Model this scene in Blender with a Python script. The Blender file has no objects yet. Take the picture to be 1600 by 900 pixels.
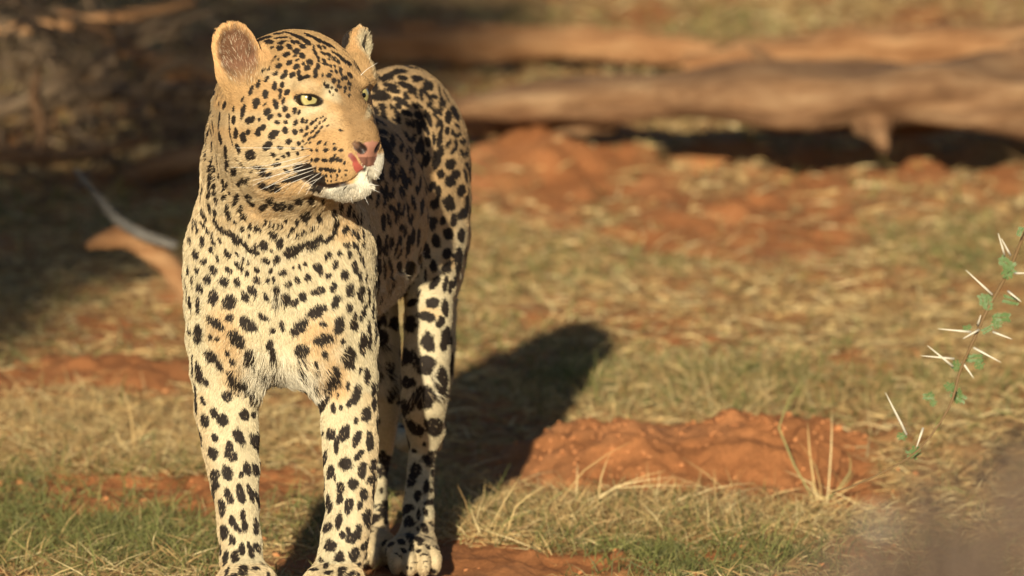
import bpy, math, random
import numpy as np
from mathutils import Vector, Matrix
from mathutils.bvhtree import BVHTree

# ------------------------------------------------------------------ camera, sky, sun, exposure
scene = bpy.context.scene
COL = scene.collection
CAM_Y, CAM_Z, FPX = -9.0, 1.0, 10350.0
PITCH = math.atan(635.0 / FPX)
cam_data = bpy.data.cameras.new('camera')
cam_data.sensor_width = 36.0
cam_data.lens = FPX / 1600.0 * 36.0
cam_data.clip_start = 0.05
cam_data.clip_end = 2000.0
cam_data.dof.use_dof = True
cam_data.dof.focus_distance = 8.98
cam_data.dof.aperture_fstop = (cam_data.lens / 1000.0) / 0.038
cam = bpy.data.objects.new('camera', cam_data)
COL.objects.link(cam)
cam.location = (0, CAM_Y, CAM_Z)
cam.rotation_euler = (math.pi / 2 - PITCH, 0, 0)
scene.camera = cam

SUN_AZ, SUN_EL = math.radians(6.0), math.radians(11.4)      # the sun stands behind the camera, to its left
sun_dir = Vector((-math.sin(SUN_AZ) * math.cos(SUN_EL), -math.cos(SUN_AZ) * math.cos(SUN_EL), math.sin(SUN_EL)))
world = bpy.data.worlds.new('World')
scene.world = world
world.use_nodes = True
wn = world.node_tree
sky = wn.nodes.new('ShaderNodeTexSky')
sky.sky_type = 'NISHITA'
sky.sun_disc = False
sky.air_density = 0.55
sky.dust_density = 0.4
sky.sun_elevation = SUN_EL
sky.sun_rotation = math.atan2(sun_dir.x, sun_dir.y)
wn.links.new(sky.outputs[0], wn.nodes['Background'].inputs[0])
wn.nodes['Background'].inputs[1].default_value = 0.05
sun_data = bpy.data.lights.new('sun', 'SUN')
sun_data.energy = 5.0
sun_data.angle = math.radians(0.55)
sun_data.color = (1.0, 0.885, 0.67)
sun = bpy.data.objects.new('sun', sun_data)
COL.objects.link(sun)
sun.rotation_euler = sun_dir.to_track_quat('Z', 'Y').to_euler()
vs = scene.view_settings
vs.view_transform = 'Standard'
vs.look = 'None'
vs.exposure = 0.50
vs.gamma = 1.0
vs.use_curve_mapping = False

# ------------------------------------------------------------------ helpers
rng = np.random.default_rng(7)
cP, sP = math.cos(PITCH), math.sin(PITCH)


def S(Y):                       # pixels of the 1600-wide photograph per metre at depth Y
    return FPX / (Y - CAM_Y)


def W(u, v, Y):                 # the place in the scene that is seen at (u, v) and lies at depth Y
    x, y = (u - 800.0) / FPX, (450.0 - v) / FPX
    d = np.array([x, y * sP + cP, y * cP - sP])
    t = (Y - CAM_Y) / d[1]
    return np.array([0, CAM_Y, CAM_Z]) + d * t


def ray(u, v):
    x, y = (u - 800.0) / FPX, (450.0 - v) / FPX
    return Vector((0, CAM_Y, CAM_Z)), Vector((x, y * sP + cP, y * cP - sP)).normalized()


def tag(o, label=None, category=None, group=None, kind=None):
    for k, v in (('label', label), ('category', category), ('group', group), ('kind', kind)):
        if v:
            o[k] = v
    return o


def empty(name, loc, label, category, group=None):
    o = bpy.data.objects.new(name, None)
    COL.objects.link(o)
    o.location = loc
    o.empty_display_size = 0.1
    return tag(o, label, category, group)


def put(name, me, mat=None, parent=None):
    o = bpy.data.objects.new(name, me)
    COL.objects.link(o)
    if mat is not None and len(me.materials) == 0:
        me.materials.append(mat)
    if parent is not None:
        o.parent = parent
        o.matrix_parent_inverse = Matrix.Translation(-Vector(parent.location))
    return o


def mesh_np(name, V, F, smooth=True):
    """V (n,3), F (m,3) or (m,4) index array -> mesh"""
    me = bpy.data.meshes.new(name)
    V = np.ascontiguousarray(V, dtype=np.float32)
    F = np.ascontiguousarray(F, dtype=np.int32)
    k = F.shape[1]
    me.vertices.add(len(V))
    me.vertices.foreach_set('co', V.ravel())
    me.loops.add(F.size)
    me.loops.foreach_set('vertex_index', F.ravel())
    me.polygons.add(len(F))
    me.polygons.foreach_set('loop_start', np.arange(0, F.size, k, dtype=np.int32))
    me.update(calc_edges=True)
    if smooth:
        me.polygons.foreach_set('use_smooth', np.ones(len(F), dtype=bool))
    return me


def color_attr(me, name, C):
    a = me.attributes.new(name, 'FLOAT_COLOR', 'POINT')
    C4 = np.ones((len(C), 4), dtype=np.float32)
    C4[:, :3] = C
    a.data.foreach_set('color', C4.ravel())


def float_attr(me, name, x):
    a = me.attributes.new(name, 'FLOAT', 'POINT')
    a.data.foreach_set('value', np.ascontiguousarray(x, dtype=np.float32))


class NT:
    """small node-tree builder"""
    def __init__(self, name):
        self.m = bpy.data.materials.new(name)
        self.m.use_nodes = True
        self.t = self.m.node_tree
        self.p = self.t.nodes['Principled BSDF']
        self.p.inputs['Specular IOR Level'].default_value = 0.25

    def n(self, kind, **kw):
        x = self.t.nodes.new(kind)
        for k, v in kw.items():
            setattr(x, k, v)
        return x

    def l(self, a, b):
        self.t.links.new(a, b)

    def noise(self, vec, scale, detail=4, rough=0.6):
        x = self.n('ShaderNodeTexNoise')
        x.inputs['Scale'].default_value = scale
        x.inputs['Detail'].default_value = detail
        x.inputs['Roughness'].default_value = rough
        if vec is not None:
            self.l(vec, x.inputs['Vector'])
        return x.outputs['Fac']

    def ramp(self, fac, stops):
        x = self.n('ShaderNodeValToRGB')
        e = x.color_ramp.elements
        while len(e) < len(stops):
            e.new(0.5)
        for i, (p, c) in enumerate(stops):
            e[i].position = p
            e[i].color = (*c, 1)
        self.l(fac, x.inputs[0])
        return x.outputs[0]

    def mix(self, fac, a, b, mode='MIX'):
        x = self.n('ShaderNodeMix', data_type='RGBA', blend_type=mode)
        for s, i in ((fac, 0), (a, 6), (b, 7)):
            if isinstance(s, (int, float)):
                x.inputs[i].default_value = s
            elif isinstance(s, tuple):
                x.inputs[i].default_value = (*s, 1)
            else:
                self.l(s, x.inputs[i])
        return x.outputs[2]

    def bump(self, h, strength, dist):
        x = self.n('ShaderNodeBump')
        x.inputs['Strength'].default_value = strength
        x.inputs['Distance'].default_value = dist
        self.l(h, x.inputs['Height'])
        self.l(x.outputs[0], self.p.inputs['Normal'])


def snoise(P, f, seed=0, octaves=3):
    """cheap smooth noise in about -1..1 from sums of sines"""
    r = np.random.default_rng(seed)
    P = np.ascontiguousarray(P, dtype=np.float32)
    out = np.zeros(len(P), dtype=np.float32)
    amp = 1.0
    tot = 0
    for o in range(octaves):
        for k in range(4):
            d = r.normal(size=P.shape[1])
            d *= f * 2 ** o * r.uniform(.7, 1.4) * 6.283 / np.linalg.norm(d)
            out += np.float32(amp) * np.sin(P @ d.astype(np.float32) + np.float32(r.uniform(0, 6.283)))
        tot += amp * 2.0
        amp *= .55
    return out / tot


def tube_np(pts, rad, n=8, cap=True, jitter=0.0, r=None):
    """a tapered tube along pts; returns V, F (quads; caps as degenerate-free fans of quads closed by end points)"""
    pts = np.asarray(pts, float)
    rad = np.asarray(rad, float)
    m = len(pts)
    T = np.gradient(pts, axis=0)
    T /= np.linalg.norm(T, axis=1)[:, None] + 1e-12
    up = np.array([0, 0, 1.0]) if abs(T[0][2]) < .9 else np.array([1.0, 0, 0])
    V = []
    for i in range(m):
        a = np.cross(T[i], up)
        a /= np.linalg.norm(a)
        b = np.cross(a, T[i])
        up = b
        th = np.arange(n) * 2 * math.pi / n
        rr = rad[i] * np.ones(n)
        if jitter and r is not None:
            rr = rr * (1 + jitter * r.normal(size=n))
        V.append(pts[i] + np.outer(np.cos(th) * rr, a) + np.outer(np.sin(th) * rr, b))
    V = np.concatenate(V)
    F = []
    for i in range(m - 1):
        for j in range(n):
            F.append((i * n + j, i * n + (j + 1) % n, (i + 1) * n + (j + 1) % n, (i + 1) * n + j))
    if cap:
        for base, flip in ((0, True), ((m - 1) * n, False)):
            for j in range(0, n - 2, 2):
                q = (base, base + j + 1, base + j + 2, base + (j + 3) % n)
                if j + 3 >= n and (j + 3) % n == 0:
                    q = None
                if q:
                    F.append(q[::-1] if flip else q)
    return V, np.array(F)


class Bag:
    """collects quad pieces into one mesh"""
    def __init__(self):
        self.V, self.F, self.n = [], [], 0

    def add(self, V, F):
        self.V.append(V)
        self.F.append(np.asarray(F) + self.n)
        self.n += len(V)

    def mesh(self, name, smooth=True):
        return mesh_np(name, np.concatenate(self.V), np.concatenate(self.F), smooth)


def smoothpath(pts, n):
    """Catmull-Rom resample"""
    p = np.asarray(pts, float)
    p = np.vstack([2 * p[0] - p[1], p, 2 * p[-1] - p[-2]])
    t = np.linspace(0, len(p) - 3 - 1e-6, n)
    i = t.astype(int)
    f = (t - i)[:, None]
    a, b, c, d = p[i], p[i + 1], p[i + 2], p[i + 3]
    return .5 * (2 * b + (c - a) * f + (2 * a - 5 * b + 4 * c - d) * f ** 2 + (3 * b - a - 3 * c + d) * f ** 3)

# ================================================================== the ground
SLOPE = .06


def zbase(Y):
    a = SLOPE * .3 * np.logaddexp(0, (Y - .9) / .3)
    return a - SLOPE * 8.0 * np.logaddexp(0, (Y - 30) / 8.0)


def YV(v):
    """depth at which the bare slope is seen at image row v"""
    lo, hi = -8.0, 26.0
    for _ in range(40):
        m = (lo + hi) / 2
        if (CAM_Z - zbase(m)) / (m - CAM_Y) * FPX - 185 > v:
            lo = m
        else:
            hi = m
    return lo


def area(u, v, du, dv, s):
    y = YV(v)
    return ((u - 800) / S(y), y, du / S(y), abs(YV(v - dv) - YV(v + dv)) / 2, s)


MOUNDS = [area(*m) for m in (   # where seen, half sizes, height
    (930, 728, 125, 40, .052), (1205, 728, 105, 40, .054), (1060, 730, 110, 38, .042), (1330, 735, 80, 30, .02),
    (900, 262, 150, 30, .045), (800, 270, 90, 26, .04), (190, 595, 130, 26, .025), (1490, 285, 130, 24, .02), (1130, 350, 160, 30, .012),
    (760, 190, 60, 14, .05), (640, 60, 150, 14, .06))]
BARE = [area(*m) for m in (     # where the red soil lies open
    (930, 735, 165, 62, 1.6), (1200, 730, 165, 66, 1.6), (1150, 345, 210, 50, 1.0), (900, 260, 150, 45, 1.2), (1500, 270, 140, 32, 1.4),
    (190, 595, 150, 34, 1.3), (60, 610, 90, 24, .6), (760, 880, 130, 34, 1.2), (650, 880, 120, 60, .8), (1120, 820, 110, 18, 1.0), (150, 745, 130, 16, .8), (380, 760, 120, 22, .7),
    (60, 690, 80, 14, .6), (470, 880, 130, 26, .9), (640, 75, 140, 18, .8), (1100, 870, 60, 14, .4), (300, 700, 90, 14, .7), (820, 330, 100, 30, .6), (700, 400, 60, 18, .5), (1350, 870, 80, 16, .6))]


def blob(X, Y, x, y, rx, ry):
    return np.exp(-(((X - x) / rx) ** 2 + ((Y - y) / ry) ** 2))


def ground_z(X, Y):
    P = np.stack([X, Y], -1).reshape(-1, 2)
    X, Y = P[:, 0], P[:, 1]
    z = zbase(Y)
    mn = 1 + .30 * snoise(P, 3.2, 35, 4)
    for x, y, rx, ry, h in MOUNDS:
        q = ((X - x) / rx) ** 2 + ((Y - y) / ry) ** 2
        m = q < 4
        z[m] = z[m] + h * np.exp(-q[m] ** 1.9) * mn[m]
    soft = 1 - .9 * np.clip(1.6 * blob(X, Y, -.3, .15, .30, .62), 0, 1)
    rough = soft * np.exp(-np.maximum(Y - 3, 0) / 9)
    z = z + .010 * snoise(P, 1.1, 31) * soft + .0080 * snoise(P, 5.0, 32, 2) * rough + .0065 * snoise(P, 17.0, 36, 3) * rough
    z = z + .03 * snoise(P, .2, 33) * np.clip((Y - 4) / 10, 0, 1)
    z = z + .020 * snoise(P, 4.0, 37, 2) * np.clip((Y - 2.8) / 3, 0, 1) * np.clip((16 - Y) / 4, 0, 1)
    # hollow under the big fallen trunk
    band = np.clip((X - .34) / .12, 0, 1) * np.clip((2.2 - X) / .3, 0, 1)
    t = np.clip((Y - 6.58) / .12, 0, 1) * np.clip((7.22 - Y) / .07, 0, 1)
    z = z - .22 * band * t * t * (3 - 2 * t)
    return z


def cover(X, Y):
    """how much dry litter and grass hides the soil, 0..1"""
    P = np.stack([X, Y * .45], -1)
    c = .82 + .75 * snoise(P, 1.3, 41, 4)
    wv = 1 + .55 * snoise(P, 3.0, 43, 3)
    for x, y, rx, ry, s in BARE:
        q = ((X - x) / rx) ** 2 + ((Y - y) / ry) ** 2
        m = q < 6
        c[m] = c[m] - s * np.exp(-(q[m] * wv[m]) ** 1.3)
    return np.clip(c, 0, 1)


gx = np.concatenate([-1.2 - np.geomspace(.02, 300, 90)[::-1], np.arange(-1.2, 1.2001, .0095), 1.2 + np.geomspace(.02, 300, 90)])
gy = np.concatenate([np.linspace(-40, -1.2, 90), np.linspace(-1.1, .3, 40), np.arange(.31, 2.8, .0095), 2.8 + np.cumsum(np.linspace(.011, .09, 230)), 14.5 + np.geomspace(.1, 400, 50)])
GX, GY = np.meshgrid(gx, gy, indexing='ij')
GZ = ground_z(GX.ravel(), GY.ravel())
gv = np.stack([GX.ravel(), GY.ravel(), GZ], 1)
ii = np.arange(len(gx) * len(gy)).reshape(len(gx), len(gy))
gf = np.stack([ii[:-1, :-1].ravel(), ii[1:, :-1].ravel(), ii[1:, 1:].ravel(), ii[:-1, 1:].ravel()], 1)
ground_me = mesh_np('ground', gv, gf)
float_attr(ground_me, 'cover', cover(gv[:, 0], gv[:, 1]))
nt = NT('red_soil')
co = nt.n('ShaderNodeTexCoord').outputs['Object']
soil = nt.ramp(nt.noise(co, 3.0, 6), [(.25, (.36, .140, .052)), (.5, (.50, .205, .078)), (.75, (.58, .27, .12))])
grain = nt.ramp(nt.noise(co, 160, 4, .7), [(.3, (.62, .60, .58)), (.55, (1, 1, 1)), (.8, (1.2, 1.2, 1.2))])
soil = nt.mix(.8, soil, grain, 'MULTIPLY')
litter = nt.ramp(nt.noise(co, 55, 6, .75), [(.28, (.12, .075, .035)), (.45, (.32, .20, .085)), (.6, (.46, .32, .145)), (.75, (.58, .44, .22))])
a = nt.n('ShaderNodeAttribute', attribute_name='cover')
ad = nt.n('ShaderNodeMath', operation='MULTIPLY_ADD')
nt.l(nt.noise(co, 14, 5, .7), ad.inputs[0])
ad.inputs[1].default_value = 1.5
ad.inputs[2].default_value = -.95
sm = nt.n('ShaderNodeMath', operation='ADD', use_clamp=True)
nt.l(a.outputs['Fac'], sm.inputs[0])
nt.l(ad.outputs[0], sm.inputs[1])
nt.l(nt.mix(sm.outputs[0], soil, litter), nt.p.inputs['Base Color'])
nt.p.inputs['Roughness'].default_value = .95
nt.p.inputs['Specular IOR Level'].default_value = .1
nt.bump(nt.noise(co, 120, 6, .75), .8, .006)
ground = put('ground', ground_me, nt.m)
tag(ground, 'red sandy soil with dry litter and low mounds', 'ground', kind='structure')


def GZ1(x, y):
    return float(ground_z(np.array([x]), np.array([y]))[0])


# ------------------------------------------------------------------ grass
def blades(name, X, Y, L, Wd, elev, azim, bend, C, mat, Z=None):
    n = len(X)
    rl = np.random.default_rng(3).uniform(-1.4, 1.4, n)
    cr, sr = np.cos(rl), np.sin(rl)
    Z = ground_z(X, Y) - .002 if Z is None else Z
    d = np.stack([np.cos(azim), np.sin(azim)], 1)
    sd = np.stack([-d[:, 1], d[:, 0]], 1)
    V = np.empty((n, 6, 3), dtype=np.float32)
    for k, (t, w) in enumerate(((0, 1.0), (.5, .85), (1, .12))):
        e = elev - bend * t
        hor = np.cos(elev - bend * t * .5) * L * t
        ver = np.sin(elev - bend * t * .6) * L * t
        cx, cy = X + d[:, 0] * hor, Y + d[:, 1] * hor
        for q, s in enumerate((-.5, .5)):
            V[:, k * 2 + q, 0] = cx + sd[:, 0] * Wd * w * s * cr
            V[:, k * 2 + q, 1] = cy + sd[:, 1] * Wd * w * s * cr
            V[:, k * 2 + q, 2] = Z + np.maximum(ver, .0) + .001 + Wd * w * (s + .5) * sr
    b = np.arange(n)[:, None] * 6
    F = np.concatenate([b + np.array([0, 1, 3, 2]), b + np.array([2, 3, 5, 4])])
    me = mesh_np(name, V.reshape(-1, 3), F, False)
    color_attr(me, 'tint', np.repeat(C, 6, 0))
    return put(name, me, mat)


nt = NT('grass_blade')
a = nt.n('ShaderNodeAttribute', attribute_name='tint')
nt.l(a.outputs['Color'], nt.p.inputs['Base Color'])
nt.p.inputs['Roughness'].default_value = .6
tr = nt.n('ShaderNodeBsdfTranslucent')
nt.l(a.outputs['Color'], tr.inputs['Color'])
mx = nt.n('ShaderNodeMixShader')
mx.inputs[0].default_value = .22
nt.l(nt.p.outputs[0], mx.inputs[1])
nt.l(tr.outputs[0], mx.inputs[2])
nt.l(mx.outputs[0], nt.t.nodes['Material Output'].inputs[0])
GRASS = nt.m
DRY = np.array([[.60, .44, .20], [.52, .36, .155], [.68, .54, .28], [.42, .27, .115], [.32, .20, .09]])
GRN = np.array([[.165, .175, .052], [.125, .138, .042], [.22, .22, .070], [.29, .265, .10], [.15, .155, .065]])
GREEN_AREAS = [area(*m) for m in (
    (130, 840, 220, 60, .75), (40, 790, 120, 40, .5), (1010, 885, 150, 26, .9), (300, 880, 90, 20, .4), (1250, 870, 120, 24, .4), (230, 770, 160, 25, .3), (1060, 790, 160, 14, .3),
    (765, 235, 40, 40, 1.0), (1500, 400, 90, 40, .5), (850, 440, 120, 40, .3), (1240, 228, 100, 12, 1.0), (1110, 30, 80, 12, .6), (1190, 25, 60, 10, .5), (60, 575, 80, 14, .3), (900, 600, 60, 20, .5))]


def greenness(X, Y):
    g = .12 + .25 * snoise(np.stack([X, Y * .5], -1), .8, 51, 3)
    for x, y, rx, ry, s in GREEN_AREAS:
        g = g + s * blob(X, Y, x, y, rx, ry)
    return g


def scatter(n, x0, x1, y0, y1, L0, L1, w0, w1, seed, thr=.16, clump=0):
    r = np.random.default_rng(seed)
    X = r.uniform(x0, x1, n)
    Y = y0 + (y1 - y0) * r.random(n) ** 1.15
    if clump:
        k = n // clump
        cx = r.uniform(x0, x1, k)
        cy = y0 + (y1 - y0) * r.random(k) ** 1.15
        j = r.integers(0, k, n)
        sp = .028 + .0016 * np.maximum(cy[j], 0)
        X = cx[j] + r.normal(size=n) * sp
        Y = cy[j] + r.normal(size=n) * sp * 1.3
    c = cover(X, Y)
    foot = np.zeros(n, bool)
    for fx, fy in ((-.365, .0), (-.243, .0), (-.142, .54), (-.20, .66)):
        foot |= (np.abs(X - fx) < .055) & (np.abs(Y - fy) < .085)
    m = ((c > r.random(n) * .8 + thr) | ((Y > 3) & (r.random(n) < .10))) & ~foot
    X, Y = X[m], Y[m]
    k = len(X)
    g = greenness(X, Y) + r.normal(size=k) * .34 > .58
    L = r.uniform(L0, L1, k) * (.75 + .5 * r.random(k) ** 3 * 2)
    C = np.where(g[:, None], GRN[r.integers(0, 5, k)], DRY[r.integers(0, 5, k)]) * r.uniform(.75, 1.2, k)[:, None]
    el = np.where(g, r.uniform(.5, 1.4, k), np.abs(r.normal(size=k)) * .34 + .05)
    return X, Y, L * np.where(g, .85, 1), r.uniform(w0, w1, k), np.clip(el, .05, 1.45), r.uniform(0, 6.283, k), r.uniform(.1, .9, k), C, g


parts = [scatter(80000, -1.3, 1.3, .1, 2.0, .015, .045, .0013, .0028, 1), scatter(22000, -1.3, 1.3, .1, 2.0, .03, .070, .0013, .0024, 11, .05, 30),
         scatter(95000, -1.7, 1.7, 2.0, 5.5, .018, .055, .0022, .0045, 2), scatter(18000, -1.7, 1.7, 2.0, 5.5, .03, .08, .002, .004, 12, .08, 30),
         scatter(85000, -2.6, 2.6, 5.5, 14, .02, .07, .004, .008, 3), scatter(26000, -5, 5, 14, 30, .05, .14, .012, .03, 4),
         scatter(9000, -2.5, 2.5, -5, .15, .02, .06, .0016, .003, 5)]
for q, (u, v, du, dv, s) in enumerate(((880, 815, 150, 22, 5000), (1050, 812, 130, 18, 4200), (760, 835, 60, 14, 1500), (1230, 815, 90, 16, 2400), (200, 700, 130, 40, 5000), (60, 660, 90, 30, 2500), (300, 690, 60, 40, 1800),
                                      (1010, 850, 150, 14, 2200), (1000, 620, 160, 30, 5000), (1250, 620, 200, 34, 6000), (60, 850, 120, 40, 2500), (250, 860, 100, 30, 2000), (430, 690, 60, 40, 1500))):
    x, y, rx, ry, n = area(u, v, du, dv, s)
    p = list(scatter(n, x - rx * 1.3, x + rx * 1.3, y - ry * 1.3, y + ry * 1.3, .025, .065, .0012, .0024, 60 + q, -.9, 22))
    rr = np.random.default_rng(90 + q)
    p[4] = np.where(p[8], p[4], np.abs(rr.normal(size=len(p[0]))) * .5 + .1)
    parts.append(tuple(p))
cat = [np.concatenate([p[i] for p in parts]) for i in range(9)]
g = cat[8]
dry = blades('dry_grass', *[c[~g] for c in cat[:8]], GRASS)
tag(dry, 'matted dry straw coloured grass over the red soil', 'grass', kind='stuff')
grn = blades('green_grass', *[c[g] for c in cat[:8]], GRASS)
tag(grn, 'short green grass blades growing through the dry litter', 'grass', kind='stuff')

# pebbles and clods
r = np.random.default_rng(77)
cb = Bag()
for i in range(800):
    x, y = r.uniform(-1.0, 1.0), .3 + 3 * r.random() ** 1.6
    s = r.uniform(.002, .006) * (1 + .08 * y)
    if i % 2:
        b = BARE[r.integers(0, 2)]
        x, y = b[0] + r.normal() * b[2] * .5, b[1] + r.normal() * b[3] * .35
        s = r.uniform(.0012, .0042)
    V = np.array([[-1, -1, -.6], [1, -1, -.6], [1, 1, -.6], [-1, 1, -.6], [-.6, -.6, .7], [.6, -.6, .7], [.6, .6, .7], [-.6, .6, .7]]) * s * r.uniform(.6, 1.3, (8, 3))
    cb.add(V + np.array([x, y, GZ1(x, y) + s * .2]), [(3, 2, 1, 0), (4, 5, 6, 7), (0, 1, 5, 4), (1, 2, 6, 5), (2, 3, 7, 6), (3, 0, 4, 7)])
nt = NT('soil_clod')
co = nt.n('ShaderNodeTexCoord').outputs['Object']
nt.l(nt.ramp(nt.noise(co, 9, 2), [(.35, (.32, .13, .05)), (.6, (.50, .215, .085))]), nt.p.inputs['Base Color'])
nt.p.inputs['Roughness'].default_value = .95
clods = put('soil_clods', cb.mesh('soil_clods'), nt.m)
tag(clods, 'small clods and crumbs of red soil', 'soil', kind='stuff')

# ================================================================== fallen timber
def bark(name, c0, c1, c2, sc=16.0):
    nt = NT(name)
    co = nt.n('ShaderNodeTexCoord').outputs['Object']
    mp = nt.n('ShaderNodeMapping')
    mp.inputs['Scale'].default_value = (.35, 1, 1.6)
    nt.l(co, mp.inputs[0])
    f = nt.noise(mp.outputs[0], sc, 7, .65)
    nt.l(nt.ramp(f, [(.3, c0), (.5, c1), (.72, c2)]), nt.p.inputs['Base Color'])
    nt.p.inputs['Roughness'].default_value = .9
    nt.bump(nt.noise(mp.outputs[0], sc * 2, 6, .7), 1.0, .03)
    return nt.m


WOOD = bark('weathered_bark', (.14, .070, .034), (.30, .165, .082), (.46, .29, .155))
REDWOOD = bark('soil_stained_bark', (.24, .105, .042), (.42, .215, .095), (.56, .33, .16))
GREYWOOD = bark('grey_dead_wood', (.13, .12, .105), (.26, .24, .21), (.38, .35, .31), 22)
PALEWOOD = bark('dry_branch_bark', (.13, .085, .05), (.26, .175, .105), (.40, .285, .18), 16)


def log_mesh(name, nodes, seed, n=18, rough=.24, squash=1.0, seg=26):
    r = np.random.default_rng(seed)
    pts = np.array([W(u, v, Y) for u, v, Y, rr in nodes])
    rad = np.array([rr / S(Y) for u, v, Y, rr in nodes])
    x = smoothpath(np.column_stack([pts, rad]), seg)
    V, F = tube_np(x[:, :3], np.maximum(x[:, 3], .002), n)
    c = np.repeat(x[:, :3], n, 0)
    d = V - c
    k = snoise(np.column_stack([V[:, 0] * .8, V[:, 1] * 2.2, V[:, 2] * 2.2]), 2.4 / max(rad.max() * 8, .1), seed, 5)
    V = c + d * (1 + rough * 1.6 * k)[:, None] * np.array([1, squash, 1])
    # jagged broken ends
    V[:n] += (pts[0] - pts[1]) / np.linalg.norm(pts[0] - pts[1]) * (r.random((n, 1)) * rad[0] * 1.2)
    V[-n:] += (pts[-1] - pts[-2]) / np.linalg.norm(pts[-1] - pts[-2]) * (r.random((n, 1)) * rad[-1] * 1.2)
    return mesh_np(name, V, F)


def log_thing(name, label, nodes, mat, seed, stubs=(), group=None, **kw):
    u, v, Y, rr = nodes[0]
    p = W(u, v, Y)
    root = empty(name, (p[0], p[1], GZ1(p[0], p[1])), label, 'log' if 'log' in name or 'trunk' in name else 'branch', group)
    put('trunk' if 'log' in name or 'trunk' in name else 'limb', log_mesh(name, nodes, seed, **kw), mat, root)
    for i, st in enumerate(stubs):
        put('branch_stub', log_mesh('branch_stub', st, seed + 50 + i, n=10, seg=8), mat, root)
    return root


log_thing('fallen_log', 'thick brown fallen trunk raised above a black hollow behind the leopard on the right',
          [(690, 172, 6.75, 20), (800, 160, 6.75, 27), (1000, 152, 6.75, 36), (1200, 146, 6.75, 46), (1400, 152, 6.75, 54), (1700, 150, 6.75, 62), (1900, 140, 6.75, 60)], WOOD, 3,
          stubs=[[(1360, 186, 6.6, 34), (1372, 206, 6.55, 22), (1380, 226, 6.5, 10)], [(1210, 120, 6.75, 18), (1190, 92, 6.75, 12), (1175, 78, 6.7, 6)],
                 [(1560, 110, 6.75, 20), (1580, 85, 6.75, 14), (1600, 62, 6.75, 8)]], squash=3.0, seg=44, n=28)
log_thing('fallen_log', 'orange brown log lying behind the thick trunk, above the leopard\'s back',
          [(420, 92, 9.3, 14), (560, 76, 9.3, 22), (760, 68, 9.3, 27), (960, 74, 9.3, 25), (1110, 82, 9.3, 17)], REDWOOD, 4, squash=1.4, seg=34, stubs=[[(700, 60, 9.3, 16), (660, 45, 9.3, 12), (630, 40, 9.3, 6)]])
log_thing('fallen_log', 'brown log lying just behind the right half of the thick trunk',
          [(1080, 96, 8.1, 16), (1200, 86, 8.1, 28), (1400, 76, 8.1, 36), (1640, 74, 8.1, 40), (1800, 70, 8.1, 36)], REDWOOD, 5, squash=1.4, seg=34)
log_thing('fallen_log', 'low pale log end poking out right of the leopard\'s rump',
          [(720, 185, 7.0, 22), (800, 196, 6.9, 18), (900, 200, 6.75, 12), (960, 203, 6.8, 6)], WOOD, 6, n=12, seg=14)

PILE = 'dead branches heaped in the shade'
pile = [
    ('long horizontal dead branch across the shaded heap at upper left', [(-60, 178, 6.71, 12), (60, 160, 6.71, 13), (150, 146, 6.71, 13), (260, 142, 6.71, 15), (400, 148, 6.71, 16)], PALEWOOD),
    ('short thick branch rising from the lower right of the shaded heap', [(175, 292, 6.08, 10), (215, 274, 6.08, 20), (280, 254, 6.08, 22), (380, 225, 6.08, 20)], WOOD),
    ('crooked branch sloping down towards the leopard\'s ear', [(90, 20, 7.13, 8), (170, 62, 7.13, 12), (260, 105, 7.13, 14), (350, 128, 7.13, 14)], REDWOOD),
    ('branch slanting up at the far left edge of the heap', [(-40, 190, 6.29, 12), (40, 158, 6.29, 11), (110, 122, 6.29, 10), (190, 70, 6.38, 7)], PALEWOOD),
    ('thin branch along the very top of the shaded heap', [(-30, 50, 7.55, 9), (90, 38, 7.55, 10), (210, 22, 7.55, 8), (300, 5, 7.55, 5)], REDWOOD),
    ('short upright dead branch in the middle of the heap', [(58, 250, 6.13, 9), (64, 200, 6.17, 9), (52, 150, 6.21, 7), (60, 110, 6.25, 5)], WOOD),
    ('dead branch lying low along the foot of the heap', [(-40, 240, 6.00, 13), (60, 246, 6.00, 12), (150, 236, 6.00, 10), (230, 215, 6.00, 6)], WOOD),
    ('curved branch arching near the leopard\'s neck', [(215, 150, 6.46, 8), (250, 112, 6.46, 8), (300, 98, 6.46, 8), (345, 120, 6.46, 7)], PALEWOOD),
]
for i, (lab, nodes, mat) in enumerate(pile):
    log_thing('dead_branch', lab, nodes, mat, 20 + i, group=PILE, n=12, seg=18, rough=.16)
r = np.random.default_rng(5)
tw = Bag()
for i in range(170):
    u, v = r.uniform(-120, 330), r.uniform(10, 285)
    Y = r.uniform(6.0, 8.6)
    a = r.normal() * .6 + (0 if r.random() < .7 else 1.4)
    ln = r.uniform(40, 130)
    p = [W(u - math.cos(a) * ln, v + math.sin(a) * ln, Y + r.uniform(-.3, .3)), W(u + r.normal() * 8, v + r.normal() * 8, Y), W(u + math.cos(a) * ln, v - math.sin(a) * ln, Y + r.uniform(-.3, .3))]
    for q in p:
        q[2] = max(q[2], GZ1(q[0], q[1]) + .01)
    V, F = tube_np(smoothpath(p, 6), np.linspace(r.uniform(3, 6), 1.5, 6) / S(Y), 5)
    tw.add(V, F)
o = put('brushwood', tw.mesh('brushwood'), PALEWOOD)
tag(o, 'tangle of thin dead twigs filling the shaded heap', 'brushwood', kind='stuff')

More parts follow.
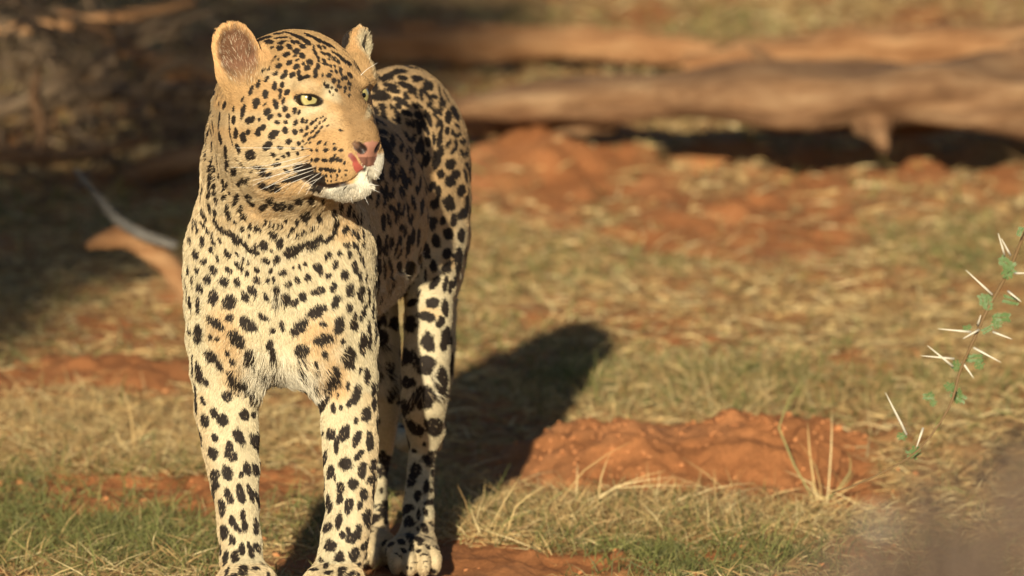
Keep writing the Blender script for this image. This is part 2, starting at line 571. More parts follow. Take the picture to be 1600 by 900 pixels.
root = log_thing('dead_limb', 'broken reddish limb with a bare grey prong just left of the leopard\'s chest',
                 [(140, 384, 3.95, 6), (165, 374, 3.95, 15), (205, 372, 3.95, 19), (245, 398, 3.95, 19), (275, 430, 3.95, 18), (300, 470, 3.95, 16)], REDWOOD, 40, n=14, seg=18, rough=.14)
put('prong', log_mesh('prong', [(120, 268, 3.95, 4), (150, 304, 3.95, 6), (185, 345, 3.95, 8), (225, 368, 3.9, 8), (270, 382, 3.9, 7)], 41, n=10, seg=14, rough=.08), GREYWOOD, root)

# ================================================================== the tree whose shade lies on the branch heap
def leaf_cloud(name, centers, radii, n, size, seed, mat, flat=.7):
    r = np.random.default_rng(seed)
    centers, radii = np.asarray(centers, float), np.asarray(radii, float)
    w = radii ** 2
    j = r.choice(len(centers), n, p=w / w.sum())
    d = r.normal(size=(n, 3))
    d /= np.linalg.norm(d, axis=1)[:, None]
    P = centers[j] + d * (radii[j] * r.random(n) ** .45)[:, None] * np.array([1, 1, flat])
    a = r.normal(size=(n, 3))
    a /= np.linalg.norm(a, axis=1)[:, None]
    b = np.cross(a, r.normal(size=(n, 3)))
    b /= np.linalg.norm(b, axis=1)[:, None]
    s = size * r.uniform(.6, 1.4, (n, 1))
    V = np.stack([P - a * s, P + b * s * .45, P + a * s, P - b * s * .45], 1).reshape(-1, 3)
    F = np.arange(n * 4).reshape(n, 4)
    return mesh_np(name, V, F, False)


nt = NT('acacia_leaf')
nt.p.inputs['Base Color'].default_value = (.07, .095, .03, 1)
nt.p.inputs['Roughness'].default_value = .6
LEAF = nt.m
tree = empty('acacia_tree', (-5.6, -12.5, GZ1(-5.6, -12.5)), 'leafy acacia tree standing left of the camera, shading the branch heap', 'tree')
tb = Bag()
V, F = tube_np(smoothpath([(-5.6, -12.5, -.05), (-5.55, -12.5, 1.2), (-5.7, -12.4, 2.6), (-5.2, -12.5, 4.2)], 14), np.linspace(.16, .06, 14), 10)
tb.add(V, F)
r = np.random.default_rng(9)
cen, rd = [], []
for i in range(90):
    a, e = r.uniform(0, 6.283), r.uniform(-1, 1)
    q = math.sqrt(max(0, 1 - e * e)) * r.random() ** .35
    c = np.array([-4.75 + math.cos(a) * q * 2.55, -12.4 + math.sin(a) * q * 1.9, 4.55 + e * 1.15])
    cen.append(c)
    rd.append(r.uniform(.35, .62))
    if i % 5 == 0:
        V, F = tube_np(smoothpath([(-5.65, -12.45, 2.4), ((-5.6 + c[0]) / 2, (-12.45 + c[1]) / 2, (2.6 + c[2]) / 2 + .1), c], 8), np.linspace(.06, .012, 8), 6)
        tb.add(V, F)
for x in np.linspace(-2.95, -6.4, 11):
    for dy in (-.7, 0, .7):
        cen.append(np.array([x + r.normal() * .08, -12.4 + dy, 3.50 + r.normal() * .08]))
        rd.append(.44)
put('trunk', tb.mesh('trunk'), WOOD, tree)
put('crown', leaf_cloud('crown', cen, rd, 64000, .055, 10, LEAF), LEAF, tree)

# ================================================================== the leopard: shape
PSI = math.radians(38.0)
H_F = np.array([math.sin(PSI), -math.cos(PSI), 0.0])
H_L = np.array([math.cos(PSI), math.sin(PSI), 0.025])
H_L /= np.linalg.norm(H_L)
H_U = np.cross(H_F, H_L) * -1.0
if H_U[2] < 0:
    H_U = -H_U
H_0 = W(521, 149, -0.10)


def HP(a, b, c):                # head frame: a forward, b to the animal's left, c up
    return H_0 + a * H_F + b * H_L + c * H_U


HR = np.stack([H_F, H_L, H_U])  # rows: world -> head axes
prims = []


def add_prim(f, lo, hi, k, op='u'):
    prims.append((f, np.asarray(lo) - k - .02, np.asarray(hi) + k + .02, k, op))


def cone(p, rp, q, rq, k=.03, op='u'):
    p, q = np.asarray(p, float), np.asarray(q, float)
    d = q - p
    L2 = d @ d

    def f(P):
        x = P - p
        t = np.clip(x @ d / L2, 0, 1)
        return np.linalg.norm(x - t[:, None] * d, axis=1) - (rp + t * (rq - rp))
    r = max(rp, rq)
    add_prim(f, np.minimum(p, q) - r, np.maximum(p, q) + r, k, op)


def ell(c, r, k=.03, R=None, op='u'):
    c, r = np.asarray(c, float), np.asarray(r, float)
    rm = r.max()

    def f(P):
        x = P - c
        if R is not None:
            x = x @ R.T
        k0 = np.linalg.norm(x / r, axis=1)
        k1 = np.linalg.norm(x / r ** 2, axis=1)
        return k0 * (k0 - 1) / np.maximum(k1, 1e-6)
    ext = r if R is None else np.sqrt(((R * r[:, None]) ** 2).sum(0))
    add_prim(f, c - ext, c + ext, k, op)


def rotz(deg):
    a = math.radians(deg)
    return np.array([[math.cos(a), math.sin(a), 0], [-math.sin(a), math.cos(a), 0], [0, 0, 1]])


def limb(nodes, k=.03, ki=.006):
    pts = np.array([W(u, v, Y) for u, v, Y, r in nodes])
    rad = np.array([r / S(Y) for u, v, Y, r in nodes])
    if len(nodes) > 2:
        x = smoothpath(np.column_stack([pts, rad]), (len(nodes) - 1) * 2 + 1)
        pts, rad = x[:, :3], x[:, 3]

    def f(P):
        out = None
        for p, q, rp, rq in zip(pts[:-1], pts[1:], rad[:-1], rad[1:]):
            d = q - p
            x = P - p
            t = np.clip(x @ d / (d @ d), 0, 1)
            e = np.linalg.norm(x - t[:, None] * d, axis=1) - (rp + t * (rq - rp))
            out = e if out is None else np.minimum(out, e)
        return out
    m = rad.max()
    add_prim(f, pts.min(0) - m, pts.max(0) + m, k)


YAW = rotz(-13)
# --- trunk
ell((-.298, .32, .505), (.108, .23, .172), .05, YAW)
ell((-.245, .54, .520), (.112, .24, .155), .05, YAW)
ell((-.166, .81, .604), (.090, .17, .124), .05, YAW)
ell(W(438, 425, .17), (.104, .145, .150), .05)
ell((-.315, .28, .600), (.080, .15, .090), .05, YAW)
# --- neck and ruff
limb([(437, 395, .15, 127), (431, 262, .06, 116), (428, 180, .05, 98)], .05)
ell(W(440, 474, .105), (.074, .070, .098), .04)
ell(W(350, 475, .15), (.049, .115, .125), .045)
ell(W(525, 475, .15), (.049, .115, .125), .045)
ell(W(385, 515, .085), (.036, .05, .07), .04)
ell(W(495, 515, .085), (.036, .05, .07), .04)
# --- fore legs
limb([(351, 530, .11, 49), (354, 640, .095, 49), (363, 720, .08, 42), (371, 800, .062, 33), (377, 868, .05, 33)])
limb([(537, 530, .11, 49), (545, 640, .095, 45), (548, 720, .08, 42), (545, 800, .062, 37), (534, 862, .05, 37)])
limb([(360, 560, .19, 40), (358, 640, .16, 34)])
limb([(536, 560, .19, 40), (542, 640, .16, 34)])


def paw(cx, cy, w, ln, h, yaw=0.0, z0=0.0):
    R = rotz(-yaw)
    c = np.array([cx, cy, z0])
    off = lambda x, y, z: c + R.T @ np.array([x, y, z])
    ell(off(0, .01, h * .52), (w, ln, h * .52), .02, R)
    for i, (x, y) in enumerate(((-.70, -.50), (-.26, -.78), (.26, -.78), (.70, -.50))):
        ell(off(x * w, y * ln, h * .36), (w * .27, ln * .40, h * .36), .007, R)


fl = W(384, 900, .01)
fr = W(523, 900, .01)
paw(fl[0], .005, .043, .062, .070, 4)
paw(fr[0], .005, .045, .062, .070, -8)
# --- hind legs
ell(W(681, 335, .78), (.044, .12, .155), .035, YAW)
ell(W(572, 335, .82), (.046, .12, .155), .035, YAW)
limb([(681, 370, .76, 46), (670, 470, .67, 37), (666, 560, .66, 37), (663, 622, .69, 38), (662, 682, .735, 26),
      (658, 722, .74, 20), (655, 775, .69, 22), (651, 845, .62, 28)], .025)
limb([(676, 668, .745, 20), (681, 696, .775, 9)], .02)
limb([(575, 370, .80, 46), (583, 470, .72, 38), (592, 560, .74, 34), (596, 640, .79, 28), (596, 700, .84, 18),
      (590, 740, .84, 15), (588, 790, .79, 17), (586, 850, .73, 22)], .025)
hl = W(648, 880, .68)
hr = W(585, 880, .78)
paw(hl[0], .56, .039, .062, .054, -6, .0)
paw(hr[0], .66, .036, .062, .052, 4, .0)
# --- tail
limb([(634, 170, .95, 34), (660, 230, 1.01, 26), (686, 330, 1.03, 22), (692, 440, 1.04, 20), (693, 540, 1.05, 19), (684, 620, 1.07, 18),
      (664, 670, 1.12, 18), (640, 690, 1.18, 17), (622, 676, 1.23, 15)], .015)


# --- head
def hell(a, b, c, ra, rb, rc_, k=.02, op='u', R=None):
    ell(HP(a, b, c), (ra, rb, rc_), k, HR if R is None else R @ HR, op)


def hcone(p, rp, q, rq, k=.015, op='u'):
    cone(HP(*p), rp, HP(*q), rq, k, op)


def hrot(axis, deg):
    a = math.radians(deg)
    c, s = math.cos(a), math.sin(a)
    if axis == 'b':     # pitch
        return np.array([[c, 0, s], [0, 1, 0], [-s, 0, c]])
    if axis == 'c':     # yaw
        return np.array([[c, s, 0], [-s, c, 0], [0, 0, 1]])
    return np.array([[1, 0, 0], [0, c, s], [0, -s, c]])


hell(-.090, 0, .012, .092, .075, .074, .03)          # cranium
hell(-.045, 0, .016, .060, .056, .052, .03)          # forehead
hcone((-.12, 0, -.02), .075, (-.09, 0, -.05), .075, .04)
for s in (-1, 1):
    hell(-.062, .046 * s, -.045, .060, .044, .052, .035)      # cheek
    hell(-.095, .056 * s, -.055, .056, .038, .062, .055)      # cheek ruff
    hell(.003 if s < 0 else -.006, .037 * s, .0125 if s < 0 else .0150, .024, .025 if s < 0 else .021, .0145 if s < 0 else .012, .012)      # brow
    hell(.002, .034 * s, -.024, .030, .019, .018, .016)      # under the eye
    hell(.044, .0165 * s, -.088, .029, .0205, .0285, .018)   # whisker pad
    hell(.024, .0225 * s, -.080, .034, .0205, .028, .020)
    hell(.024, .018 * s, -.050, .032, .020, .030, .018)
    hell(-.014, .034 * s, -.060, .044, .025, .038, .025)
    hcone((.030, .014 * s, -.120), .016, (-.06, .050 * s, -.100), .028, .02)    # jaw
hell(-.090, 0, -.100, .060, .060, .050, .045)                   # throat
hcone((-.010, 0, .012), .030, (.030, 0, -.022), .024, .02)
hcone((.030, 0, -.024), .0235, (.066, 0, -.052), .0195, .015)    # bridge of the nose
hell(.065, 0, -.0645, .0190, .0225, .0150, .008)                     # nose pad
hell(.048, 0, -.082, .028, .018, .030, .010)
hell(.038, 0, -.1215, .029, .0215, .0165, .012)                    # chin
# ears
EAR = {}
for s in (-1, 1):
    R = hrot('c', 35 * s) @ np.eye(3)
    cpt = HP(-.080, .107 if s > 0 else -.099, .046 if s > 0 else .055)
    # local axes: n out of the cup, w sideways, h along the ear
    out_a = math.radians(40 if s > 0 else 26)
    n = (H_F * math.cos(out_a) + H_L * s * math.sin(out_a)) + H_U * .10
    n /= np.linalg.norm(n)
    h = H_U * (.75 if s > 0 else .93) + H_L * s * (.85 if s > 0 else .28)
    h -= n * (h @ n)
    h /= np.linalg.norm(h)
    w = np.cross(h, n)
    EAR[s] = (cpt, n, w, h)
    RE = np.stack([n, w, h])
    ell(cpt - n * .006, (.017, .0325 if s < 0 else .029, .048 if s < 0 else .043), .018, RE)
    if s > 0:
        cone(cpt + h * .022 - n * .006, .016, cpt + h * .050 - n * .006, .004, .015)
    cone(cpt - h * .03 - n * .004, .026, HP(-.085, .066 * s, .0), .038, .025)
for s in (-1, 1):
    cpt, n, w, h = EAR[s]
    RE = np.stack([n, w, h])
    ell(cpt + n * (.012 if s < 0 else .019), (.022, .0285 if s < 0 else .024, .0435 if s < 0 else .038), .005, RE, 's')
class Field:
    """the blended distance field, evaluated at a fixed cloud of points (which may move a few millimetres)"""
    def __init__(self, P):
        self.n = len(P)
        order = np.argsort(P[:, 1], kind='stable')
        Ps = P[order]
        self.ids = []
        for f, lo, hi, k, op in prims:
            i0, i1 = np.searchsorted(Ps[:, 1], (lo[1], hi[1]))
            s = Ps[i0:i1]
            m = (s[:, 0] > lo[0]) & (s[:, 0] < hi[0]) & (s[:, 2] > lo[2]) & (s[:, 2] < hi[2])
            self.ids.append(order[i0:i1][m])

    def __call__(self, P):
        d = np.full(self.n, 1.0)
        for (f, lo, hi, k, op), ix in zip(prims, self.ids):
            if len(ix) == 0:
                continue
            x = f(P[ix])
            o = d[ix]
            if op == 'u':
                h = np.clip(.5 + .5 * (o - x) / k, 0, 1)
                d[ix] = o + (x - o) * h - k * h * (1 - h)
            else:
                x = -x
                h = np.clip(.5 - .5 * (o - x) / k, 0, 1)
                d[ix] = o + (x - o) * h + k * h * (1 - h)
        return d + .0011 * (np.sin(P[:, 0] * 95 + 2 * np.sin(P[:, 2] * 31)) * np.sin(P[:, 2] * 60 + P[:, 1] * 40) + np.sin(P[:, 2] * 120 + P[:, 0] * 50 + P[:, 1] * 70) * .5)

    def step(self, P, e=.0011):
        """one Newton step onto the surface, with a tetrahedral gradient"""
        g = np.zeros_like(P)
        d = np.zeros(len(P))
        for o in ((1, -1, -1), (-1, -1, 1), (-1, 1, -1), (1, 1, 1)):
            o = np.array(o, float)
            v = self(P + o * e)
            g += v[:, None] * o
            d += v * .25
        g /= 4 * e
        st = g * (d / np.maximum((g * g).sum(1), .05))[:, None]
        L = np.linalg.norm(st, axis=1)
        st *= np.minimum(1, .004 / np.maximum(L, 1e-9))[:, None]
        return P - st


def march(u, v):
    """first point of the head surface on the sight line through (u, v)"""
    o, d = ray(u, v)
    o, d = np.array(o), np.array(d)
    t = 8.6 / d[1] - .0
    for _ in range(90):
        P = (o + d * t)[None]
        x = float(Field(P)(P)[0])
        if x < .0002:
            break
        t += min(x, .02) * .9
    return o + d * t


def mirror(p):
    h = HR @ (p - H_0)
    return HP(h[0], -h[1], h[2])


MOUTH = [march(*p) for p in ((573, 264), (565, 272), (553, 283), (530, 289), (508, 292), (489, 288), (474, 281))]
MOUTH_F = [mirror(p) for p in MOUTH]
NOSTRIL = [march(*p) for p in ((566, 234), (560, 229), (554, 225))]
NOSTRIL_F = [mirror(p) for p in NOSTRIL]
PHIL = [march(*p) for p in ((574, 250), (574, 264))]
for line in (MOUTH, MOUTH_F):
    for p, q in zip(line[:-1], line[1:]):
        cone(p, .0030, q, .0030, .004, 's')
for line in (NOSTRIL, NOSTRIL_F):
    cone(line[0], .0050, line[1], .0036, .003, 's')
    cone(line[1], .0036, line[2], .0022, .003, 's')
cone(PHIL[0], .0020, PHIL[1], .0022, .004, 's')
cone(W(437, 480, .012), .006, W(440, 585, .02), .006, .03, 's')      # furrow down the breast
for u0, v0, u1, v1 in ((392, 640, 396, 760), (340, 660, 352, 770), (522, 650, 527, 770), (570, 650, 572, 770)):
    cone(W(u0, v0, .046), .004, W(u1, v1, .030), .003, .02, 's')    # tendons of the fore legs
# eye openings
EYES = {}
for s in (-1, 1):
    ec = HP(.0040, .0455 * s, -.002)
    n = H_F * math.cos(math.radians(30)) + H_L * s * math.sin(math.radians(30))
    n /= np.linalg.norm(n)
    w = np.cross(H_U, n)
    w = w - n * (w @ n)
    w /= np.linalg.norm(w)
    h = np.cross(n, w)
    EYES[s] = (ec, n, w, h)
    inn = -1 if (w @ H_L) * s > 0 else 1          # towards the nose
    wt = w * inn - h * .16
    wt /= np.linalg.norm(wt)
    ht = np.cross(n, wt)
    if ht @ H_U < 0:
        ht = -ht
    ell(ec + n * .020 - ht * .0022, (.030, .0178, .0056), .002, np.stack([n, wt, ht]), 's')


def leopard_mesh():
    h, up = .0037, 4
    lo = np.array([-.475, -.215, -.03])
    hi = np.array([-.02, 1.28, .835])
    nc = np.ceil((hi - lo) / (h * up)).astype(int)
    n = nc * up
    ax = [lo[i] + (np.arange(nc[i]) * up + (up - 1) / 2) * h for i in range(3)]
    g = np.meshgrid(*ax, indexing='ij')
    G = np.stack([x.ravel() for x in g], 1)
    Dc = Field(G)(G).reshape(nc)
    band = np.abs(Dc) < h * up * 1.5
    D = np.repeat(np.repeat(np.repeat(Dc.astype(np.float32), up, 0), up, 1), up, 2)
    fine = np.argwhere(np.repeat(np.repeat(np.repeat(band, up, 0), up, 1), up, 2))
    PF = lo + fine * h
    D[tuple(fine.T)] = Field(PF)(PF)
    ins = D < 0
    c = np.zeros(n - 1, dtype=np.int8)
    for dx in (0, 1):
        for dy in (0, 1):
            for dz in (0, 1):
                c += ins[dx:n[0] - 1 + dx, dy:n[1] - 1 + dy, dz:n[2] - 1 + dz]
    act = (c > 0) & (c < 8)
    idx = np.full(act.shape, -1, dtype=np.int64)
    cells = np.argwhere(act)
    idx[act] = np.arange(len(cells))
    V = lo + (cells + .5) * h
    quads = []
    for a in range(3):
        b, e = (a + 1) % 3, (a + 2) % 3
        s0 = [slice(None)] * 3
        s1 = [slice(None)] * 3
        s0[a] = slice(0, -1)
        s1[a] = slice(1, None)
        pos = np.argwhere(ins[tuple(s0)] != ins[tuple(s1)])
        m = (pos[:, b] > 0) & (pos[:, e] > 0) & (pos[:, b] < n[b] - 1) & (pos[:, e] < n[e] - 1)
        pos = pos[m]
        inside0 = ins[tuple(pos.T)]
        off = np.zeros((4, 3), int)
        off[1, b] = -1
        off[2, b] = -1
        off[2, e] = -1
        off[3, e] = -1
        q = np.stack([idx[tuple((pos + o).T)] for o in off], 1)
        q[~inside0] = q[~inside0][:, ::-1]
        quads.append(q)
    F = np.concatenate(quads)
    F = F[(F >= 0).all(1)]
    fld = Field(V)
    V = fld.step(V)
    for _ in range(2):                       # relax along the surface
        acc = np.zeros_like(V)
        cnt = np.bincount(F.ravel(), minlength=len(V)) * 2.0
        for i in range(4):
            w = V[F[:, (i + 1) % 4]] + V[F[:, (i + 3) % 4]]
            for j in range(3):
                acc[:, j] += np.bincount(F[:, i], weights=w[:, j], minlength=len(V))
        V = V + .5 * (acc / np.maximum(cnt, 1)[:, None] - V)
        V = fld.step(V)
    return V, F


def subdivide(V, F):
    nV = len(V)
    E = np.concatenate([np.stack([F[:, i], F[:, (i + 1) % 4]], 1) for i in range(4)])
    Es = np.sort(E, 1)
    key = Es[:, 0] * nV + Es[:, 1]
    uk, inv = np.unique(key, return_inverse=True)
    e0, e1 = uk // nV, uk % nV
    VE = .5 * (V[e0] + V[e1])
    VF = V[F].mean(1)
    m = len(F)
    ei = nV + inv.reshape(4, m)
    fi = nV + len(VE) + np.arange(m)
    NF = np.concatenate([np.stack([F[:, i], ei[i], fi, ei[(i + 3) % 4]], 1) for i in range(4)])
    return np.concatenate([V, VE, VF]), NF


LV0, LF0 = leopard_mesh()
bvh = BVHTree.FromPolygons([tuple(v) for v in LV0], [tuple(f) for f in LF0.tolist()])
LV, LF = subdivide(LV0, LF0)
LV = Field(LV).step(LV)
fn = np.cross(LV[LF[:, 2]] - LV[LF[:, 0]], LV[LF[:, 3]] - LV[LF[:, 1]])
LN = np.stack([sum(np.bincount(LF[:, i], weights=fn[:, j], minlength=len(LV)) for i in range(4)) for j in range(3)], 1)
LN /= np.linalg.norm(LN, axis=1)[:, None] + 1e-12

# ================================================================== the leopard: coat
# marks: (x, y, length, width, tilt of the long axis from upright, '/' positive) on a square of the coat seen at
# origin (ox, oy) magnified sc times; a leading 'r' is an open rosette; the thigh fold's shade is painted in too
MARKS = {
 (320, 30, 6): [(595,212,80,40,90),(522,135,130,40,68),(585,170,80,32,75),(680,110,90,35,85),(715,172,110,24,85),(712,222,60,24,88),(740,205,60,14,90),
  (700,272,50,38,70),(630,262,30,16,80),(790,258,60,40,-45),(860,298,55,50,0),(915,255,55,34,-75),(825,215,40,20,-60),(865,215,45,22,-70),(800,180,20,15,0),
  (762,330,70,38,68),(645,375,75,18,40),(690,375,26,12,30),(840,345,35,15,85),(915,338,58,48,-60),(865,382,40,16,65),(980,395,60,48,-60),(790,405,60,36,55),
  (690,437,55,40,45),(855,445,60,38,60),(920,418,28,20,20),(958,455,62,42,60),(550,480,50,16,40),(600,465,60,16,40),(663,510,40,28,40),(742,520,80,40,35),
  (820,520,50,34,50),(880,505,50,30,10),(895,552,44,36,0),(948,542,62,38,80),(1035,510,100,40,5),(578,560,60,28,35),(720,615,45,34,15),(498,605,75,32,20),
  (430,665,85,32,20),(652,628,78,42,15),(565,702,75,44,10),(705,668,40,28,0),(702,722,55,28,10),(770,682,50,34,60),(733,765,50,24,15),(480,790,95,56,15),
  (665,797,85,48,-20),(560,800,40,16,45),(748,842,45,36,0),(352,750,60,16,25),(265,845,60,18,5),(180,810,72,44,15),(128,730,110,18,20),(130,795,30,14,0),
  (838,857,45,30,15),(880,872,35,22,20),(820,140,180,30,-75),(890,170,150,36,-65),(960,215,60,40,-50),(1000,165,110,26,-70),(1050,195,80,24,-60)],
 (440, 30, 6): [(300,270,55,22,-10),(318,320,40,24,-20),(350,255,60,26,-50),(400,262,40,18,-45),(390,320,60,22,-60),(340,355,30,16,-45),(345,390,28,18,-30),
  (395,385,40,20,-40),(435,330,45,24,-60),(440,370,30,16,0),(490,360,40,16,-80),(490,382,30,14,-70),(410,420,50,18,-80),(338,440,45,26,-15),(460,440,30,14,-30),
  (495,435,25,14,-30),(530,395,36,20,-40),(585,385,110,26,-50),(625,415,60,30,-50),(550,470,55,28,-10),(510,490,40,20,-40),(465,485,30,16,-60),(440,525,42,34,60),
  (380,525,30,20,0),(490,572,40,32,0),(535,580,30,20,-20),(560,515,35,16,-20),(570,555,30,22,0),(600,545,36,26,-20),(640,520,50,28,-40),(632,600,38,26,-40),
  (540,632,34,26,-50),(598,645,34,22,-10),(635,650,34,18,0),(427,628,34,30,0),(398,600,30,14,10),(470,640,26,20,-20),(512,665,28,22,-20),(448,680,26,12,-20),
  (480,710,22,12,0),(632,710,30,20,10),(590,675,24,16,0),(350,195,200,24,-62),(280,160,120,24,-65),(450,240,120,22,-58),(520,330,120,24,-55),(250,220,50,20,-50)],
 (320, 160, 6): [(355,90,130,36,12),(265,65,55,18,5),(270,165,70,32,5),(135,170,140,32,8),(408,168,60,50,30),(447,160,60,36,20),(580,90,70,50,45),(608,138,55,40,40),
  (505,165,40,20,50),(697,118,36,26,-60),(780,130,40,36,-20),(678,188,44,36,-60),(757,182,36,30,-45),(848,192,56,34,25),(912,170,46,28,10),(952,180,36,22,40),
  (955,240,46,28,40),(1000,195,46,26,45),(1020,180,40,18,45),(1040,235,50,18,40),(902,262,42,30,20),(842,278,44,38,-30),(750,262,52,48,0),(640,300,90,56,55),
  (545,230,60,44,50),(505,255,70,36,45),(490,295,60,40,-60),(403,280,54,34,20),(358,333,92,46,0),(287,295,90,36,3),(140,335,100,36,-10),(780,372,56,44,45),
  (875,385,40,32,20),(585,408,90,56,45),(310,435,85,36,-15),(425,490,90,80,-20),(705,425,56,30,-80),(820,432,36,20,-80),(915,430,36,20,0),(635,488,56,36,-70),
  (737,508,32,24,-60),(780,485,40,32,-30),(868,482,28,24,0),(682,533,36,14,85),(672,582,70,30,85),(197,475,120,34,-8),(215,600,110,34,0),(205,545,40,12,0),
  (283,652,70,50,20),(505,600,70,26,-75),(550,620,70,40,-70),(452,640,40,16,40),(585,672,95,44,-85),(765,640,50,22,-60),(345,745,110,40,40),(410,730,70,40,30),
  (575,775,110,60,-60),(650,795,120,60,-80),(830,720,170,40,78),(50,690,280,34,4),(90,625,60,22,-10),(85,710,60,26,0),(88,790,50,30,0),(92,848,45,32,0),
  (40,865,50,36,0),(120,570,130,16,-8),(135,690,60,18,0),(178,750,90,28,0),(177,800,60,30,0),(212,770,50,26,10),(240,845,30,20,0),(188,885,50,30,-10),
  (305,880,60,44,20),(410,875,60,40,0),(20,330,150,26,8),(8,480,80,20,0),(65,410,90,24,3),(75,230,110,20,-8),(78,130,150,22,5),(52,260,100,16,-10),
  (95,400,80,14,-10),(228,150,90,10,0),(232,270,110,12,-3),(250,360,100,10,-15),(330,560,110,16,-45)],
 (440, 160, 6): [(352,195,36,18,30),(372,235,40,18,50),(340,280,50,20,50),(305,320,40,20,45),(260,340,46,20,40),(225,305,50,20,50),(285,275,40,16,45),(350,378,44,20,50),
  (200,365,30,20,-40),(225,385,40,12,50),(262,380,30,14,60),(400,165,40,14,30),(430,220,30,12,50),(320,165,40,14,40),(375,140,30,14,40),(545,258,32,20,-20),
  (568,268,22,14,-20),(408,392,28,20,0),(415,448,44,36,80),(495,440,42,34,60),(553,450,40,24,80),(490,390,26,14,80),(280,450,30,20,0),(330,455,30,20,-20),
  (498,498,24,16,0),(330,540,46,36,70),(400,545,50,34,-80),(467,542,48,38,60),(520,540,36,30,0),(555,548,30,26,0),(588,570,34,20,30),(280,540,26,20,0),
  (315,625,30,24,0),(365,628,40,32,-60),(420,632,44,30,90),(462,640,36,28,0),(495,640,28,24,0),(540,642,30,18,0),(600,640,28,16,90),(415,692,34,28,60),
  (462,695,30,18,0),(520,690,30,18,0),(600,682,26,20,0),(565,705,16,10,0),(510,730,14,10,0),(465,740,20,12,0),(430,740,18,12,0),(600,805,22,14,0),
  (200,620,170,70,85),(260,680,220,90,-75),(340,750,140,90,-60)],
 (280, 280, 6): [(125,60,90,16,8),(135,140,110,22,0),(160,95,80,24,5),(195,70,90,26,0),(200,150,70,26,-10),(130,265,110,22,-5),(165,265,100,28,-8),(225,315,100,34,-15),
  (250,370,40,20,-20),(108,408,105,28,0),(158,400,70,28,0),(168,470,56,32,-10),(225,420,60,34,-35),(265,480,70,26,-20),(310,560,110,26,-8),(340,620,40,20,-10),
  (60,565,75,26,0),(110,575,90,36,-3),(220,575,90,42,0),(155,690,100,46,-15),(60,700,110,40,0),(300,665,54,40,0),(230,770,60,52,20),(360,750,80,28,-20),
  (85,850,90,38,-3),(168,852,85,40,-12),(320,855,75,52,-15),(285,260,110,36,-15),(335,310,70,36,-20),(340,400,90,34,-18),(390,470,110,44,-50),(460,505,120,50,-62),
  (525,560,100,70,-40),(570,545,70,30,-30),(615,615,90,40,-40),(690,670,130,54,-70),(715,625,60,40,-20),(345,195,60,40,-20),(452,265,60,36,0),(465,340,80,40,-15),
  (545,175,80,44,10),(520,225,60,36,10),(585,280,80,46,5),(605,350,70,56,-30),(665,185,100,56,-5),(695,220,60,60,-40),(525,400,40,24,-60),(668,437,70,38,0),
  (595,468,40,36,-50),(725,460,65,42,20),(762,475,40,22,5),(810,400,55,24,0),(855,420,50,22,-5),(658,530,30,22,-10),(378,575,60,26,-30),(455,700,100,50,-30),
  (545,705,60,24,-40),(600,740,30,20,-40),(545,795,60,40,-45),(590,835,45,30,-30),(648,785,45,22,-15),(465,855,80,40,-45),(635,885,60,44,0),(730,850,56,40,-40),
  (855,860,46,34,0),(885,520,95,75,-20),(945,595,110,56,5),(795,620,85,75,-50),(865,672,40,26,0),(815,765,90,50,-60),(915,755,80,56,30),(970,880,75,50,60),
  (870,200,110,60,5),(800,255,90,50,60),(930,245,100,70,0),(985,240,110,60,0),(1055,245,80,50,0),(1005,385,55,26,0),(965,430,40,22,0),(930,420,30,14,0),
  (890,430,30,14,0),(1060,465,60,40,40),(1028,520,50,28,20)],
 (420, 280, 6): [(290,195,105,75,0),(405,185,80,44,10),(510,200,70,36,-15),(350,335,115,70,15),(470,355,105,52,0),(265,395,70,36,0),(408,468,50,36,40),(332,492,45,30,60),
  (275,515,35,26,70),(185,690,90,90,0),(235,665,90,90,30),(290,640,80,64,50),(345,608,80,50,70),(430,580,110,56,65),(475,550,60,50,30),(400,635,110,50,80),
  (540,570,80,40,70),(580,540,80,46,50),(612,490,80,44,15),(630,425,100,50,5),(600,310,70,50,10),(672,255,80,40,5),(630,200,80,60,-30),(750,290,115,52,5),
  (720,465,80,56,5),(792,330,80,24,3),(825,370,120,28,8),(855,380,200,22,3),(880,350,150,14,0),(785,500,60,36,0),(830,520,100,32,0),(880,560,180,26,-3),
  (730,615,50,46,30),(795,620,70,32,0),(830,650,90,24,0),(660,690,55,36,10),(750,710,75,36,10),(555,715,75,52,45),(855,710,110,22,0),(880,760,110,24,0),
  (622,805,90,50,20),(455,820,80,70,-10),(480,865,70,50,-30),(805,825,120,48,5),(230,828,30,22,0),(285,820,40,28,0),(340,795,46,36,10)],
 (280, 410, 6): [(125,160,80,36,-5),(265,158,85,56,-10),(195,232,90,52,-10),(320,320,150,80,0),(425,182,100,75,-45),(545,185,75,60,-35),(635,108,60,48,0),(730,165,80,65,-30),
  (830,165,56,38,0),(885,155,46,38,0),(912,258,85,52,0),(690,270,120,60,-45),(615,318,110,60,-35),(810,320,80,40,-20),(470,380,140,115,30),(105,385,150,42,-8),
  (180,395,140,50,0),(895,400,85,36,0),(330,562,190,70,-55),(475,517,70,68,0),(645,580,170,105,-55),(790,512,100,50,-50),(875,637,50,48,0),(965,595,95,40,-5),
  (290,695,46,36,-20),(358,715,44,34,0),(175,670,180,80,0),(540,725,185,110,-45),(845,770,85,70,10),(875,845,90,56,5),(70,520,80,30,0),(95,630,130,28,-15),
  (45,300,120,18,0),(60,170,120,20,-8)],
 (420, 410, 6): [(185,203,62,55,10),(265,163,68,60,0),(363,145,66,60,0),(558,125,70,44,55),(715,115,90,75,0),(158,335,90,76,5),(245,378,76,60,40),(318,320,85,70,-40),
